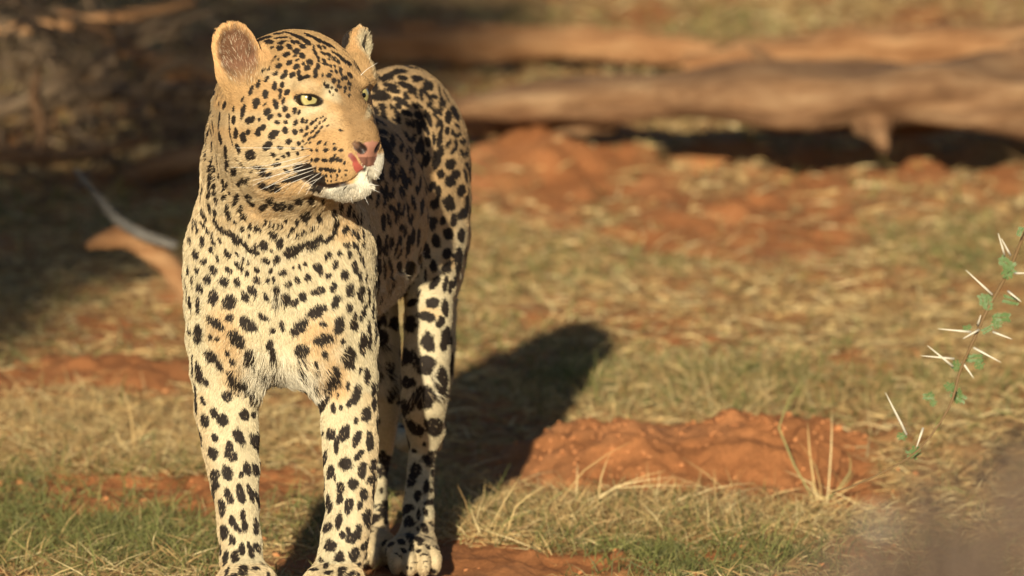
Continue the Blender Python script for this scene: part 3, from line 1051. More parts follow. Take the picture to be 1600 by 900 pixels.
  (462,270,130,62,78),(600,238,90,60,20),(757,258,130,66,15),(630,368,125,70,25),(860,285,150,56,8),(758,422,90,56,10),(855,115,100,36,0),(908,145,90,24,0),
  (935,300,180,36,-3),(970,440,160,32,3),(885,465,150,52,12),(450,455,180,90,65),(660,585,160,90,20),(805,500,80,36,5),(795,590,95,68,-10),(285,610,190,90,45),
  (510,578,80,44,-60),(515,720,200,90,85),(695,740,50,44,0),(310,830,130,110,70),(880,760,200,66,0),(935,590,110,30,0),(995,590,100,30,0),(945,720,160,40,3),
  (1000,690,150,24,3)],
 (280, 540, 6): [(300,110,150,90,-30),(370,180,110,60,-25),(455,72,60,46,-20),(500,155,80,46,-40),(665,80,110,80,-55),(705,150,40,24,-70),(545,295,180,90,-80),(600,325,80,60,0),
  (185,260,180,60,-12),(245,330,100,36,-35),(905,205,80,26,5),(805,235,70,30,90),(900,310,110,34,55),(450,470,100,95,20),(540,462,55,26,-50),(610,482,44,26,90),
  (325,635,95,60,-15),(405,700,115,100,-35),(615,650,115,80,-10),(700,655,65,44,-10),(770,700,70,36,-20),(665,400,120,70,-25),(730,490,110,60,-20),(765,560,90,30,-10),
  (155,480,140,34,0),(157,580,120,30,-3),(110,520,220,22,-4),(220,520,85,34,-25),(235,705,130,70,-10),(105,235,90,20,5),(130,230,120,20,0),(125,120,110,16,0)],
 (440, 540, 6): [(403,82,72,56,0),(318,178,46,40,0),(172,230,120,50,-15),(480,270,140,110,20),(425,340,110,90,40),(305,360,50,36,-80),(630,115,190,120,5),(525,465,50,30,0),
  (735,228,56,32,0),(622,375,75,34,0),(797,290,150,52,0),(860,410,130,50,0),(870,545,120,46,0),(700,460,170,80,15),(645,530,100,50,35),(380,540,180,76,5),
  (340,640,90,36,-10),(485,585,95,44,-3),(555,585,55,30,0),(800,640,150,76,5),(695,710,60,40,15),(910,780,180,36,0),(935,500,120,20,0),(458,830,110,72,10),
  (590,825,150,80,15),(385,825,45,28,0)],
 (280, 660, 6): [(200,170,190,50,-10),(152,80,100,16,-8),(335,150,90,52,-30),(310,290,110,80,-20),(470,230,110,66,-5),(505,325,80,80,-40),(445,300,70,50,0),(560,140,160,80,-25),
  (735,200,190,110,-10),(230,400,130,48,-3),(240,520,150,22,-6),(450,470,130,90,-35),(325,500,110,76,10),(335,590,90,60,-10),(580,490,65,44,0),(640,440,130,70,-20),
  (722,450,110,72,-10),(575,665,175,70,-12),(465,690,160,66,-20),(675,675,170,52,-22),(737,715,140,46,-15),(780,630,110,28,-5),(400,805,160,62,-5),(320,780,230,46,-8)],
 (440, 660, 6): [(705,160,160,60,22),(830,185,190,60,3),(515,215,160,44,5),(400,350,160,56,5),(595,395,110,115,0),(725,310,110,52,35),(760,455,140,76,10),(455,470,120,66,10),
  (498,510,90,22,0),(865,410,130,64,5),(850,540,100,72,20),(670,578,105,82,-20),(550,630,120,70,0),(545,715,90,56,10),(770,680,120,76,-5),(735,780,100,46,15),
  (870,730,180,36,3),(630,785,140,80,10),(432,750,140,44,5),(455,800,110,36,8)],
 (300, 780, 7.5): [(595,190,130,60,-5),(620,310,150,64,-10),(465,255,130,70,-5),(525,335,140,60,-40),(370,395,180,84,-3),(470,480,115,80,0),(750,320,190,56,-8),(795,320,150,30,-3),
  (335,600,130,40,0),(390,690,180,64,8),(585,590,150,62,5),(505,680,140,90,0),(660,540,80,40,-5),(695,640,130,66,-5),(770,575,130,60,-20),(822,540,66,28,-10),
  (860,700,90,44,-35),(825,755,64,44,-50),(600,825,130,100,30),(740,815,110,44,80),(415,840,110,56,25),(325,870,80,44,0),(490,890,90,50,80),(890,880,60,30,0)],
 (450, 780, 7.5): [(595,255,190,70,8),(450,335,140,90,35),(930,235,210,90,0),(640,420,80,70,0),(700,360,80,60,0),(745,455,140,110,-80),(820,390,180,80,10),(495,540,140,120,0),
  (375,540,120,28,0),(605,690,130,110,20),(780,655,170,110,20),(905,540,140,70,30),(310,680,70,50,40),(385,720,90,50,-20),(440,780,70,60,40),(295,820,120,56,88),
  (475,858,110,48,88),(635,840,120,90,40),(740,880,110,60,60),(285,635,60,36,40),(835,770,60,36,20),(820,885,60,40,0)],
 (560, 660, 6): [(525,60,190,95,-50),(720,50,160,150,10),(615,205,40,30,0),(518,268,50,30,-70),(670,350,130,110,20),(735,310,60,40,70),(535,450,120,90,0),(490,555,100,70,10),
  (510,500,100,70,25),(638,600,130,50,10),(695,480,90,26,5),(555,685,110,60,12),(675,750,80,54,90),(630,840,80,44,-25),(440,820,130,60,35),(565,860,100,36,0),
  (410,270,130,70,-5),(685,640,40,30,0),(395,580,130,60,0),(340,610,130,50,15),(250,790,110,44,-15),(350,770,40,30,0),(320,880,90,60,10),(215,640,60,24,0),
  (205,470,90,40,0),(230,300,80,50,0)],
 (570, 780, 7.5): [(510,270,130,110,20),(530,425,110,100,20),(635,470,120,70,-60),(425,500,95,60,-70),(465,610,70,48,-50),(548,585,60,56,0),(632,608,64,44,70),(695,645,90,24,85),
  (740,560,70,36,-50),(705,350,120,70,-30),(620,350,50,30,-40),(380,405,120,70,35),(325,340,120,60,40),(250,255,80,40,-10),(205,335,60,36,80),(300,525,90,44,60),
  (225,515,100,36,30),(780,290,60,26,-40),(390,650,90,20,-50),(600,745,70,14,85),(720,795,40,14,-80),(500,800,40,24,0),(545,815,30,20,0),(290,790,30,26,0)],
 (570, 90, 6): [(155,118,110,50,88),(330,125,140,40,-88),(75,190,120,80,70),(205,185,140,70,70),(360,190,100,40,-75),(490,190,110,40,-75),('r',540,240,180,110,-50),(600,265,90,80,-40),
  (240,260,150,40,-80),(260,305,150,50,-82),(400,265,200,50,-65),(90,275,90,70,0),(140,360,170,90,85),('r',455,390,200,100,-50),(345,415,170,50,-60),(315,455,70,44,-50),
  (395,520,100,50,-65),('r',570,385,160,80,-30),('r',670,440,190,110,-25),('r',740,355,180,90,-35),(850,520,150,60,-25),(940,660,190,60,-18),(785,555,120,54,-5),
  (775,685,80,44,5),('r',865,685,120,80,-15),('r',650,595,160,90,-10),(590,560,120,50,-25),('r',240,510,230,120,-45),(90,495,100,60,-60),(180,545,90,40,-40),
  (500,545,90,50,-40),(545,600,180,40,-20),(590,690,90,36,-15),(505,650,130,50,-15),('r',420,700,200,110,-12),('r',150,640,180,110,-45),(270,665,90,60,-40),
  ('r',310,780,200,110,-10),(720,640,120,30,-5),(705,760,160,44,5),('r',820,830,130,90,10),('r',935,850,160,90,-10),(590,790,100,50,-10),(650,760,120,30,-5),
  (530,830,150,50,-12),(490,870,70,40,0),(410,870,80,40,-20),(190,820,180,90,-30)],
 (570, 230, 6): [('r',425,80,170,80,-8),('r',520,90,250,80,-2),(590,110,150,36,8),(680,100,200,70,10),(805,162,90,95,90),(712,255,90,60,-5),(850,260,90,70,15),(810,320,90,100,70),  # includes the crease where thigh meets flank, its shade painted as a dark mark
  ('r',965,250,190,90,-10),(905,410,110,70,10),(960,520,130,40,0),(940,610,120,80,20),(690,420,110,50,0),(650,540,80,80,0),(680,490,100,34,3),(795,525,140,90,-15),
  (630,715,120,64,-8),(730,690,80,50,0),(835,685,120,56,0),(785,810,100,90,-30),(665,875,120,80,0),(910,830,130,60,0),(1015,400,60,16,0),(625,370,90,50,20),
  ('r',300,200,200,90,-10),(220,70,150,80,-20),(140,220,200,70,-10),('r',240,350,250,100,-3),(370,300,200,50,-12),('r',440,270,150,70,5),('r',155,480,190,100,-5),
  ('r',345,520,260,80,-5),('r',435,590,240,80,3),(520,340,130,36,3),(490,410,90,36,-5),('r',255,650,200,90,-5),(170,710,150,50,0),('r',90,660,220,60,-8),
  ('r',345,820,180,80,0),('r',225,890,130,80,0),(535,560,150,60,5),(20,640,130,40,0),(130,890,120,50,-5),(450,850,150,50,10),(70,870,130,60,0),(500,850,160,50,5)],
 (570, 370, 6): [('r',215,80,190,85,5),('r',325,110,200,70,15),('r',135,90,180,60,-3),('r',220,340,260,90,-3),(325,280,100,44,5),(410,80,200,50,12),(130,290,160,70,0),
  (570,125,140,66,0),(770,155,100,76,20),(775,290,120,80,25),(645,280,105,60,-3),(890,190,150,70,-5),(880,300,130,40,20),(855,400,160,40,10),(650,440,130,60,35),
  (410,290,130,80,15),(465,340,60,30,10),(440,620,110,60,70),(510,530,70,24,20),(640,620,90,120,0),(580,750,170,80,-70),(755,450,150,44,12),(805,470,130,44,10),
  (760,670,160,60,0),(715,795,100,70,30),(420,820,150,90,0),(780,880,60,50,0),(295,810,120,80,0),(520,240,100,24,-5),(570,350,110,24,0),(115,420,120,60,10),
  (200,580,130,40,25),(130,560,100,40,10)],
 (570, 510, 6): [(595,150,170,110,-15),(550,145,80,60,0),(780,100,150,70,-5),(740,185,110,64,5),(365,280,150,100,5),(560,370,185,150,88),(395,525,120,100,88),(725,520,250,110,0),
  (555,670,190,180,88),(360,770,140,90,-10),(815,350,220,50,-3),(170,110,140,90,0),(90,320,110,50,0),(240,400,120,70,0),(200,380,90,40,0),(245,620,200,80,0),(145,420,90,30,0)],
}
# soft colour patches: (u, v, half height, half width, tilt, colour name, strength)
PATCHES = [
 (352, 528, 55, 30, -20, 'tan', .75), (365, 590, 22, 22, 0, 'tan', .6), (498, 530, 42, 38, 20, 'tan', .75), (520, 590, 34, 26, 20, 'tan', .8), (530, 613, 16, 18, 0, 'tan', .7),
 (545, 355, 28, 24, 30, 'tan', .7), (430, 296, 22, 36, 0, 'tan', .7), (480, 290, 20, 30, 0, 'tan', .6), (410, 330, 18, 34, 0, 'tan', .5), (350, 350, 16, 24, 0, 'tan', .3),
 (448, 300, 14, 18, 0, 'tan', .5),
 (680, 270, 18, 16, 0, 'tan', .8), (725, 310, 26, 12, 0, 'tan', .6), (678, 310, 14, 14, 0, 'tan', .6), (676, 430, 14, 10, 0, 'tan', .6), (690, 350, 20, 20, 0, 'tan', .4),
 (700, 410, 12, 14, 0, 'tan', .8), (672, 490, 12, 20, 0, 'tan', .6),
 (486, 170, 9, 24, -20, 'cream', .75), (518, 146, 18, 10, -35, 'cream', .6), (512, 138, 14, 10, 0, 'cream', .5), (460, 130, 12, 34, 0, 'cream', .4), (455, 163, 8, 30, -15, 'cream', .5),
 (440, 225, 40, 36, 0, 'cream', .35), (577, 172, 16, 8, 0, 'cream', .6), (572, 138, 8, 8, 0, 'cream', .8),
]
SPOT_C, SPOT_N, SPOT_T1, SPOT_T2, SPOT_R = [], [], [], [], []


def hit(u, v, y0=-9.0, y1=9.0):
    for q in range(9):
        o, d = ray(u, v)
        p, n, i, t = bvh.ray_cast(o, d)
        k = 0
        while p is not None and p.y < y0 and k < 6:
            p, n, i, t = bvh.ray_cast(p + d * .002, d)
            k += 1
        if p is not None and p.y > y1:
            p = None
        if p is not None:
            return np.array(p), np.array(n), u, v
        u += (440 - u) * .03 if v < 620 and u < 440 else ((560 - u) * .04 if u > 560 else 0)
        v += (400 - v) * .012
    return None


def tangent_vec(u, v, p, n, du, dv, cap):
    o, d = ray(u + du, v + dv)
    o, d = np.array(o), np.array(d)
    den = d @ n
    flat = math.hypot(du, dv) / S(p[1])
    if abs(den) < .12:
        den = math.copysign(.12, den)
    x = o + d * (((p - o) @ n) / den) - p
    L = np.linalg.norm(x)
    m = flat * cap
    return x * min(1.0, m / max(L, 1e-9))


def trace(u, v, hl, hw, ang, cap=2.0, y0=-9.0, y1=9.0):
    h = hit(u, v, y0, y1)
    if h is None:
        return None
    p, n, u, v = h
    n = n / np.linalg.norm(n)
    if n[1] > 0:
        n = -n
    a = math.radians(ang)
    t1 = tangent_vec(u, v, p, n, math.sin(a) * hl, -math.cos(a) * hl, cap)
    t2 = tangent_vec(u, v, p, n, math.cos(a) * hw, math.sin(a) * hw, cap)
    return p, n, t1, t2


for (ox, oy, sc), lst in MARKS.items():
    for m in lst:
        ring = m[0] == 'r'
        x, y, L, Wd, ang = m[1:] if ring else m
        gf_ = 1.03 + ((.20 if oy < 100 else .08) if max(L, Wd) / sc < 9 else 0) + (.02 if ox >= 560 else 0) + (.08 if oy < 250 and ox < 560 else 0)
        h = trace(ox + x / sc, oy + y / sc, L / sc * .5 * 1.12 * gf_, Wd / sc * .5 * 1.18 * gf_, ang, 3.6 if ox >= 560 else 2.0, .30 if ox >= 560 else -9.0, 9.0 if ox >= 560 else .42)
        if h is None:
            continue
        SPOT_C.append(h[0])
        SPOT_N.append(h[1])
        SPOT_T1.append(h[2])
        SPOT_T2.append(h[3])
        SPOT_R.append(1.0 if ring else 0.0)
n_traced = len(SPOT_C)

# the side of the coat the photograph does not show: rosettes on the trunk, plain spots on the limbs
LN0 = np.zeros_like(LV0)
fn0 = np.cross(LV0[LF0[:, 2]] - LV0[LF0[:, 0]], LV0[LF0[:, 3]] - LV0[LF0[:, 1]])
for j in range(3):
    for i in range(4):
        LN0[:, j] += np.bincount(LF0[:, i], weights=fn0[:, j], minlength=len(LV0))
LN0 /= np.linalg.norm(LN0, axis=1)[:, None] + 1e-12
seen_c = np.array(SPOT_C)
cell = {}


def near(p, r):
    k = tuple(np.floor(p / .05).astype(int))
    for a in (-1, 0, 1):
        for b in (-1, 0, 1):
            for c in (-1, 0, 1):
                for q, s in cell.get((k[0] + a, k[1] + b, k[2] + c), ()):
                    if np.sum((q - p) ** 2) < (r + s) ** 2:
                        return True
    return False


for p, t1, t2 in zip(SPOT_C, SPOT_T1, SPOT_T2):
    cell.setdefault(tuple(np.floor(p / .05).astype(int)), []).append((p, .35 * (np.linalg.norm(t1) + np.linalg.norm(t2))))
camp = Vector((0, CAM_Y, CAM_Z))
for i in rng.permutation(len(LV0))[:24000]:
    p, n = LV0[i], LN0[i]
    vd = np.array(camp) - p
    vd /= np.linalg.norm(vd)
    if n @ vd > .22 and p[1] < .2:
        continue
    hq = HR @ (p - H_0)
    if hq[0] > -.06 and np.linalg.norm(hq) < .2:
        continue
    limbpart = p[2] < .34 or p[1] > .98
    r = rng.uniform(.008, .013) if limbpart else rng.uniform(.014, .021)
    if p[1] < .04:
        r = .007
    if near(p, r + .004):
        continue
    if n @ vd > .05:
        o = Vector(p + n * .004)
        if bvh.ray_cast(o, Vector(vd))[0] is None:
            continue
    cell.setdefault(tuple(np.floor(p / .05).astype(int)), []).append((p, r))
    t = np.array([0, .4, -1.0]) if limbpart else np.array([.2, 1.0, -.15])
    t -= n * (t @ n)
    L = np.linalg.norm(t)
    if L < .1:
        continue
    t /= L
    b = np.cross(n, t)
    SPOT_C.append(p)
    SPOT_N.append(n)
    SPOT_T1.append(t * r * 1.15)
    SPOT_T2.append(b * r * .85)
    SPOT_R.append(0.0 if r < .013 else 1.0)

COL_TAWNY = np.array([.39, .245, .110])
COL_CREAM = np.array([.52, .445, .285])
COL_TAN = np.array([.49, .315, .148])
COL_WHITE = np.array([.62, .58, .47])
COL_BLACK = np.array([.021, .015, .011])
COL_PATCH = {'tan': COL_TAN, 'cream': COL_CREAM * 1.04, 'white': COL_WHITE}
patch_geo = []
for u, v, hl_, hw_, ang, cn, st in PATCHES:
    h = trace(u, v, hl_, hw_, ang, 1.8)
    if h is not None:
        patch_geo.append((h, COL_PATCH[cn], st))


def ell_rho(P, c, n, t1, t2):
    x = P - c
    dn = x @ n
    G = np.array([[t1 @ t1, t1 @ t2], [t1 @ t2, t2 @ t2]])
    b = np.stack([x @ t1, x @ t2])
    det = G[0, 0] * G[1, 1] - G[0, 1] ** 2
    if det < 1e-16:
        return np.full(len(P), 9.0), dn, None
    al = (G[1, 1] * b[0] - G[0, 1] * b[1]) / det
    be = (G[0, 0] * b[1] - G[0, 1] * b[0]) / det
    return np.sqrt(al ** 2 + be ** 2), dn, np.arctan2(be, al)


def seg_d(P, pts):
    out = np.full(len(P), 9.0)
    for p, q in zip(pts[:-1], pts[1:]):
        d = q - p
        x = P - p
        t = np.clip(x @ d / (d @ d), 0, 1)
        out = np.minimum(out, np.linalg.norm(x - t[:, None] * d, axis=1))
    return out


def sstep(x, a, b):
    t = np.clip((x - a) / (b - a), 0, 1)
    return t * t * (3 - 2 * t)


def lerp(C, col, w):
    return C + (np.asarray(col) - C) * w[:, None]


NOSE_C = HP(.077, 0, -.0700)
WOUND = []
for u, v in ((548, 243), (553, 249), (557, 258), (562, 266)):
    h = hit(u, v)
    if h:
        WOUND.append(h[0])
LINER = {}
for s in (-1, 1):
    ec, n, w, h = EYES[s]
    inn = -1 if (w @ H_L) * s > 0 else 1
    LINER[s] = (ec, n, (w * inn - h * .16) / np.linalg.norm(w * inn - h * .16))


def paint(P, N, fuzz):
    """base colour, bare-skin amount, hair length for points on the coat; fuzz = per-point jitter in -1..1"""
    h = (P - H_0) @ HR.T                                   # head coordinates
    n1 = snoise(P, 9.0, 3)
    n2 = snoise(P, 40.0, 5)
    headw = sstep(.20 - np.linalg.norm(h - np.array([-.05, 0, -.02]), axis=1), .0, .06)
    back = sstep(P[:, 2] + .12 * n1 * .3 - .28 * (P[:, 1] < .25) * 0, .36, .58)
    C = np.tile(COL_CREAM, (len(P), 1))
    # trunk and rump tawny from the side up, neck sides tawny
    tw = back * sstep(P[:, 1], .22, .40)
    C = lerp(C, COL_TAN * .93, tw * .9)
    outer = sstep(np.abs(P[:, 0] + .315), .075, .125) * sstep(P[:, 2], .45, .6) * (P[:, 1] < .4)
    C = lerp(C, COL_TAN, outer * .35)
    C = lerp(C, COL_TAN, sstep(P[:, 2], .40, .62) * .32 * (1 - tw) * (P[:, 1] < .4))
    # fore legs: tan along the outside
    leg = (P[:, 2] < .30) & (P[:, 1] < .35)
    C = lerp(C, COL_TAN * 1.05, leg * sstep(N[:, 0] * np.where(P[:, 0] < -.31, -1, 1), .2, .8) * .30)
    C = lerp(C, COL_TAN, (P[:, 2] < .07) * .28)
    belly = sstep(-N[:, 2], .2, .7) * (P[:, 2] > .25) * (P[:, 2] < .5)
    C = lerp(C, COL_WHITE, belly * .8)
    # head
    C = lerp(C, COL_TAWNY * 1.12, headw)
    face = headw
    cheek = face * sstep(-h[:, 2], .03, .09) * sstep(.03 - h[:, 0], 0, .05)
    C = lerp(C, COL_CREAM * .97, cheek * .55)
    C = lerp(C, COL_CREAM * .95, face * sstep(.018 - np.abs(h[:, 2] + .030), 0, .012) * sstep(np.abs(h[:, 1]), .02, .035) * .35)
    C = lerp(C, COL_TAWNY * .95, face * sstep(h[:, 2], .01, .05) * .5)
    bridge = sstep(.030 - np.abs(h[:, 1]), 0, .012) * sstep(h[:, 0], .005, .03) * sstep(h[:, 2], -.070, -.055)
    C = lerp(C, np.array([.225, .135, .060]), bridge * .80 * face)
    mh = np.array([HR @ (p - H_0) for p in MOUTH])[::-1]
    zm = np.interp(h[:, 0], mh[:, 0], mh[:, 2])
    low = sstep(zm - .0005 - h[:, 2], 0, .003) * sstep(h[:, 0], -.012, .012)
    C = lerp(C, COL_WHITE * (.80 + .16 * n2[:, None]), low * face)
    lip = sstep(.0125 - np.abs(h[:, 1]), 0, .004) * sstep(-h[:, 2], .074, .080) * sstep(h[:, 0], .05, .065)
    C = lerp(C, COL_WHITE, lip * face)
    farlip = sstep(h[:, 1], .003, .010) * sstep(-h[:, 2], .074, .082) * sstep(h[:, 0], .035, .05)
    C = lerp(C, COL_WHITE * .85, farlip * face)
    for hh, col, st in patch_geo:
        c, n, t1, t2 = hh
        R = 2.2 * max(np.linalg.norm(t1), np.linalg.norm(t2))
        m = np.nonzero((np.abs(P - c) < R).all(1))[0]
        if len(m):
            rho, dn, _ = ell_rho(P[m], c, n, t1, t2)
            w = st * sstep(1.35 - rho, 0, .9) * (np.abs(dn) < R)
            C[m] = lerp(C[m], col, w)
    C = C * (1 + .07 * n1 + (.05 + .05 * headw) * n2)[:, None]
    # spots
    order = np.argsort(P[:, 2], kind='stable')
    zs = P[order, 2]
    dark = np.zeros(len(P))
    wob = .13 * snoise(P, 120.0, 11, 2) + .10 * snoise(P, 55.0, 12, 2)
    for c, n, t1, t2, ring in zip(SPOT_C, SPOT_N, SPOT_T1, SPOT_T2, SPOT_R):
        R = 1.35 * max(np.linalg.norm(t1), np.linalg.norm(t2)) + .002
        i0, i1 = np.searchsorted(zs, (c[2] - R, c[2] + R))
        ix = order[i0:i1]
        q = P[ix]
        m = (np.abs(q[:, 0] - c[0]) < R) & (np.abs(q[:, 1] - c[1]) < R * 1.3)
        ix = ix[m]
        if len(ix) == 0:
            continue
        rho, dn, th = ell_rho(P[ix], c, n, t1, t2)
        if th is None:
            continue
        small = max(.4, min(1.0, np.linalg.norm(t2) / .004))
        rho = rho + (wob[ix] + .16 * fuzz[ix] * np.where(P[ix, 1] < .02, np.where(P[ix, 2] > .56, .7, 1.3), 1.0)) * (.9 if ring else 1.0)
        w = sstep(1.06 - rho, 0, .16)
        if ring:
            ph = (c[0] * 97 + c[2] * 61) % 6.28
            gap = sstep(np.cos(th - ph), .80, .97) * .9 + sstep(np.cos(th - ph - 2.4), .90, .98) * .7
            w = w * sstep(rho, .30, .50) * (1 - np.clip(gap, 0, 1))
            inner = sstep(.62 - rho, 0, .2)
            C[ix] = lerp(C[ix], COL_TAN * .72, inner * .65)
        ok = (np.abs(dn) < R) & ((N[ix] @ n) > .0)
        dark[ix] = np.maximum(dark[ix], w * ok)
    C = lerp(C, COL_BLACK, dark)
    # ears: dark backs, ruddy cups
    bare = np.zeros(len(P))
    hairL = np.full(len(P), .010)
    for s in (-1, 1):
        cpt, n, w, hh = EAR[s]
        x = P - cpt
        ln, lw, lh = x @ n, x @ w, x @ hh
        reg = (np.abs(ln) < .03) & (np.abs(lw) < .045) & (lh > -.045) & (lh < .06)
        cup = reg * sstep(1.0 - np.sqrt((lw / .0300) ** 2 + (lh / .044) ** 2), 0, .25) * (N @ n > -.2)
        rim = reg * (N @ n > -.1)
        C = lerp(C, np.array([.60, .36, .16]), rim * (1 - cup) * sstep(lh, -.03, .0))
        if s < 0:
            C = lerp(C, np.array([.135, .058, .036]) * (1 + .35 * n2[:, None]), cup * sstep(lh, -.05, -.01) * .85)
        else:
            C = lerp(C, COL_CREAM * .95, cup * .9)
        backe = reg * sstep(-(N @ n), .25, .45) * sstep(lh, -.03, -.01)
        C = lerp(C, COL_BLACK * 1.3, backe * sstep(.034 - lh, 0, .006))
        hairL = np.where(reg, .006, hairL)
        hairL = np.where(cup > .3, .011, hairL)
    # eyes: dark rims and the streak to the inner corner
    for s in (-1, 1):
        ec, n, wt = LINER[s]
        ht = np.cross(n, wt)
        if ht @ H_U < 0:
            ht = -ht
        x = P - (ec + n * .012)
        lw, lh, ln = x @ wt, x @ ht, x @ n
        rr = np.sqrt((lw / .0190) ** 2 + ((lh + .0014) / .0086) ** 2) + .05 * fuzz
        near_e = (np.abs(ln) < .03)
        C = lerp(C, COL_BLACK, sstep(1.10 - rr, 0, .14) * near_e)
        bare = np.maximum(bare, sstep(1.0 - rr, 0, .1) * near_e)
        corner = sstep(.0075 - seg_d(P, [ec + wt * .016 + n * .008 - ht * .002, ec + wt * .030 + n * .006 - ht * .012]) - .001 * fuzz, 0, .003) * near_e
        C = lerp(C, COL_BLACK, corner * .9)
        outc = sstep(.0030 - seg_d(P, [ec - wt * .018 + n * .004 + ht * .002, ec - wt * .034 - n * .004 + ht * .006]) - .0006 * fuzz, 0, .0015) * near_e
        C = lerp(C, COL_BLACK, outc * .8)
        hairL = np.where(near_e & (rr < 1.8), .004, hairL)
    # nose leather, nostrils, lip line, wound
    x = (P - NOSE_C) @ HR.T
    up_lim = .0115 - .2 * np.abs(x[:, 1])
    tri = (x[:, 2] < up_lim) & (np.abs(x[:, 1]) < .0215 + .55 * np.minimum(x[:, 2], 0)) & (x[:, 2] > -.0235) & (x[:, 0] > -.012)
    C[tri] = np.array([.37, .175, .120]) * (1 + .12 * n2[tri])[:, None]
    lowp = tri & (x[:, 2] < -.010)
    C[lowp] = C[lowp] * np.array([.45, .42, .42])
    bare[tri] = 1
    for s in (-1, 1):
        d = seg_d(P, (NOSTRIL if s < 0 else NOSTRIL_F)[:2])
        C = lerp(C, np.array([.028, .016, .013]), sstep(.0082 - d, 0, .0022))
        d2 = seg_d(P, (NOSTRIL if s < 0 else NOSTRIL_F)[1:])
        C = lerp(C, np.array([.14, .075, .045]), sstep(.0056 - d2, 0, .002) * .9)
        bare = np.where(d < .008, 1, bare)
        ml = seg_d(P, MOUTH if s < 0 else MOUTH_F)
        C = lerp(C, np.array([.022, .013, .010]), sstep((.0046 if s < 0 else .0030) - ml, 0, .0020))
        bare = np.where(ml < .0042, 1, bare)
    d = seg_d(P, PHIL)
    C = lerp(C, np.array([.05, .025, .02]), sstep(.0022 - d, 0, .001))
    if len(WOUND) == 4:
        d = seg_d(P, WOUND)
        wr = .0042 + .0032 * sstep(-h[:, 2], .083, .100)
        ww = sstep(wr - d, 0, .0012) * face
        C = lerp(C, np.array([.30, .068, .050]) * (1 + .3 * n2[:, None]), ww)
        C = lerp(C, np.array([.16, .030, .022]), ww * sstep(.088 + h[:, 2], 0, .006) * .8)
        bare = np.maximum(bare, ww)
    # hair length over the body
    L = np.where(headw > .5, np.where(hairL == .010, .0046, hairL), .0088)
    L = np.where((headw < .5) & (P[:, 2] < .30), .0065, L)
    L = np.where((P[:, 1] > .30) & (P[:, 2] > .30), .0060, L)
    L = np.where(belly > .3, .024, L)
    ruff = headw * sstep(-h[:, 2], .06, .11) * sstep(.0 - h[:, 0], 0, .05)
    L = L + ruff * .006
    L = np.where(low * face > .5, .009, L)
    return np.clip(C, .004, .9), bare, L, dark


fz = rng.uniform(-1, 1, len(LV)) * .25
LC, LB, _, _ = paint(LV, LN, fz)
body_me = mesh_np('body', LV, LF)
color_attr(body_me, 'coat', LC)
float_attr(body_me, 'bare', LB)
nt = NT('leopard_skin')
a = nt.n('ShaderNodeAttribute', attribute_name='coat')
nt.l(a.outputs['Color'], nt.p.inputs['Base Color'])
b = nt.n('ShaderNodeAttribute', attribute_name='bare')
mr = nt.n('ShaderNodeMapRange')
mr.inputs['To Min'].default_value = .8
mr.inputs['To Max'].default_value = .42
nt.l(b.outputs['Fac'], mr.inputs['Value'])
nt.l(mr.outputs[0], nt.p.inputs['Roughness'])
co = nt.n('ShaderNodeTexCoord').outputs['Object']
nt.bump(nt.noise(co, 900, 3), .25, .001)
leopard = empty('leopard', (-.28, .35, 0), 'spotted leopard standing on red soil, head turned to the right', 'leopard')
body = put('body', body_me, nt.m, leopard)

# --- fur: one strand after another, combed along the coat
T = np.concatenate([LF[:, [0, 1, 2]], LF[:, [0, 2, 3]]])
A = np.linalg.norm(np.cross(LV[T[:, 1]] - LV[T[:, 0]], LV[T[:, 2]] - LV[T[:, 0]]), axis=1)
ctr = LV[T].mean(1)
hd = np.linalg.norm(ctr - HP(-.04, 0, -.02), axis=1)
dens = np.where(hd < .17, 2.4, 1.0) * np.where(ctr[:, 1] > .45, .75, 1.0) * np.where(LN[T[:, 0], 1] > .35, .45, 1.0)
NH = 480000
ti = rng.choice(len(T), NH, p=A * dens / (A * dens).sum())
r1, r2 = np.sqrt(rng.random(NH)), rng.random(NH)
bw = np.stack([1 - r1, r1 * (1 - r2), r1 * r2], 1)
HPt = (LV[T[ti]] * bw[:, :, None]).sum(1)
HN = (LN[T[ti]] * bw[:, :, None]).sum(1)
HN /= np.linalg.norm(HN, axis=1)[:, None] + 1e-9
hh = (HPt - H_0) @ HR.T
wh = sstep(.22 - np.linalg.norm(hh - np.array([-.05, 0, -.02]), axis=1), 0, .05)[:, None]
tip = HP(.085, 0, -.055)
dh = HPt - tip
dh /= np.linalg.norm(dh, axis=1)[:, None]
dh = dh + np.array([0, 0, -.25])
db = np.array([.12, .30, -1.0]) + sstep(HPt[:, 1], .2, .5)[:, None] * np.array([.1, 1.0, .45])
db = db + np.stack([np.sign(HPt[:, 0] + .315) * .25 * (HPt[:, 1] < .25), np.zeros(NH), np.zeros(NH)], 1)
db /= np.linalg.norm(db, axis=1)[:, None]
dr = dh * wh + db * (1 - wh)
for s in (-1, 1):
    cpt, n, w, e = EAR[s]
    x = HPt - cpt
    reg = (np.linalg.norm(x, axis=1) < .05)
    dr[reg] = (e + w * np.sign(x[reg] @ w)[:, None] * .3 - x[reg] * 6)
cl = np.stack([snoise(HPt, 60, 21, 2), snoise(HPt, 60, 22, 2), snoise(HPt, 60, 23, 2)], 1)
dr = dr + .28 * cl + rng.normal(size=(NH, 3)) * .16
dr = dr - HN * (dr * HN).sum(1)[:, None]
dr /= np.linalg.norm(dr, axis=1)[:, None] + 1e-9
HC, HB, HL_, HDk = paint(HPt + dr * .0036, HN, rng.uniform(-1, 1, NH))
keep = HB < .35
HPt, HN, HC, HL_, HDk, dr = HPt[keep], HN[keep], HC[keep], HL_[keep], HDk[keep], dr[keep]
NH = len(HPt)
L = HL_ * rng.uniform(.65, 1.25, NH)
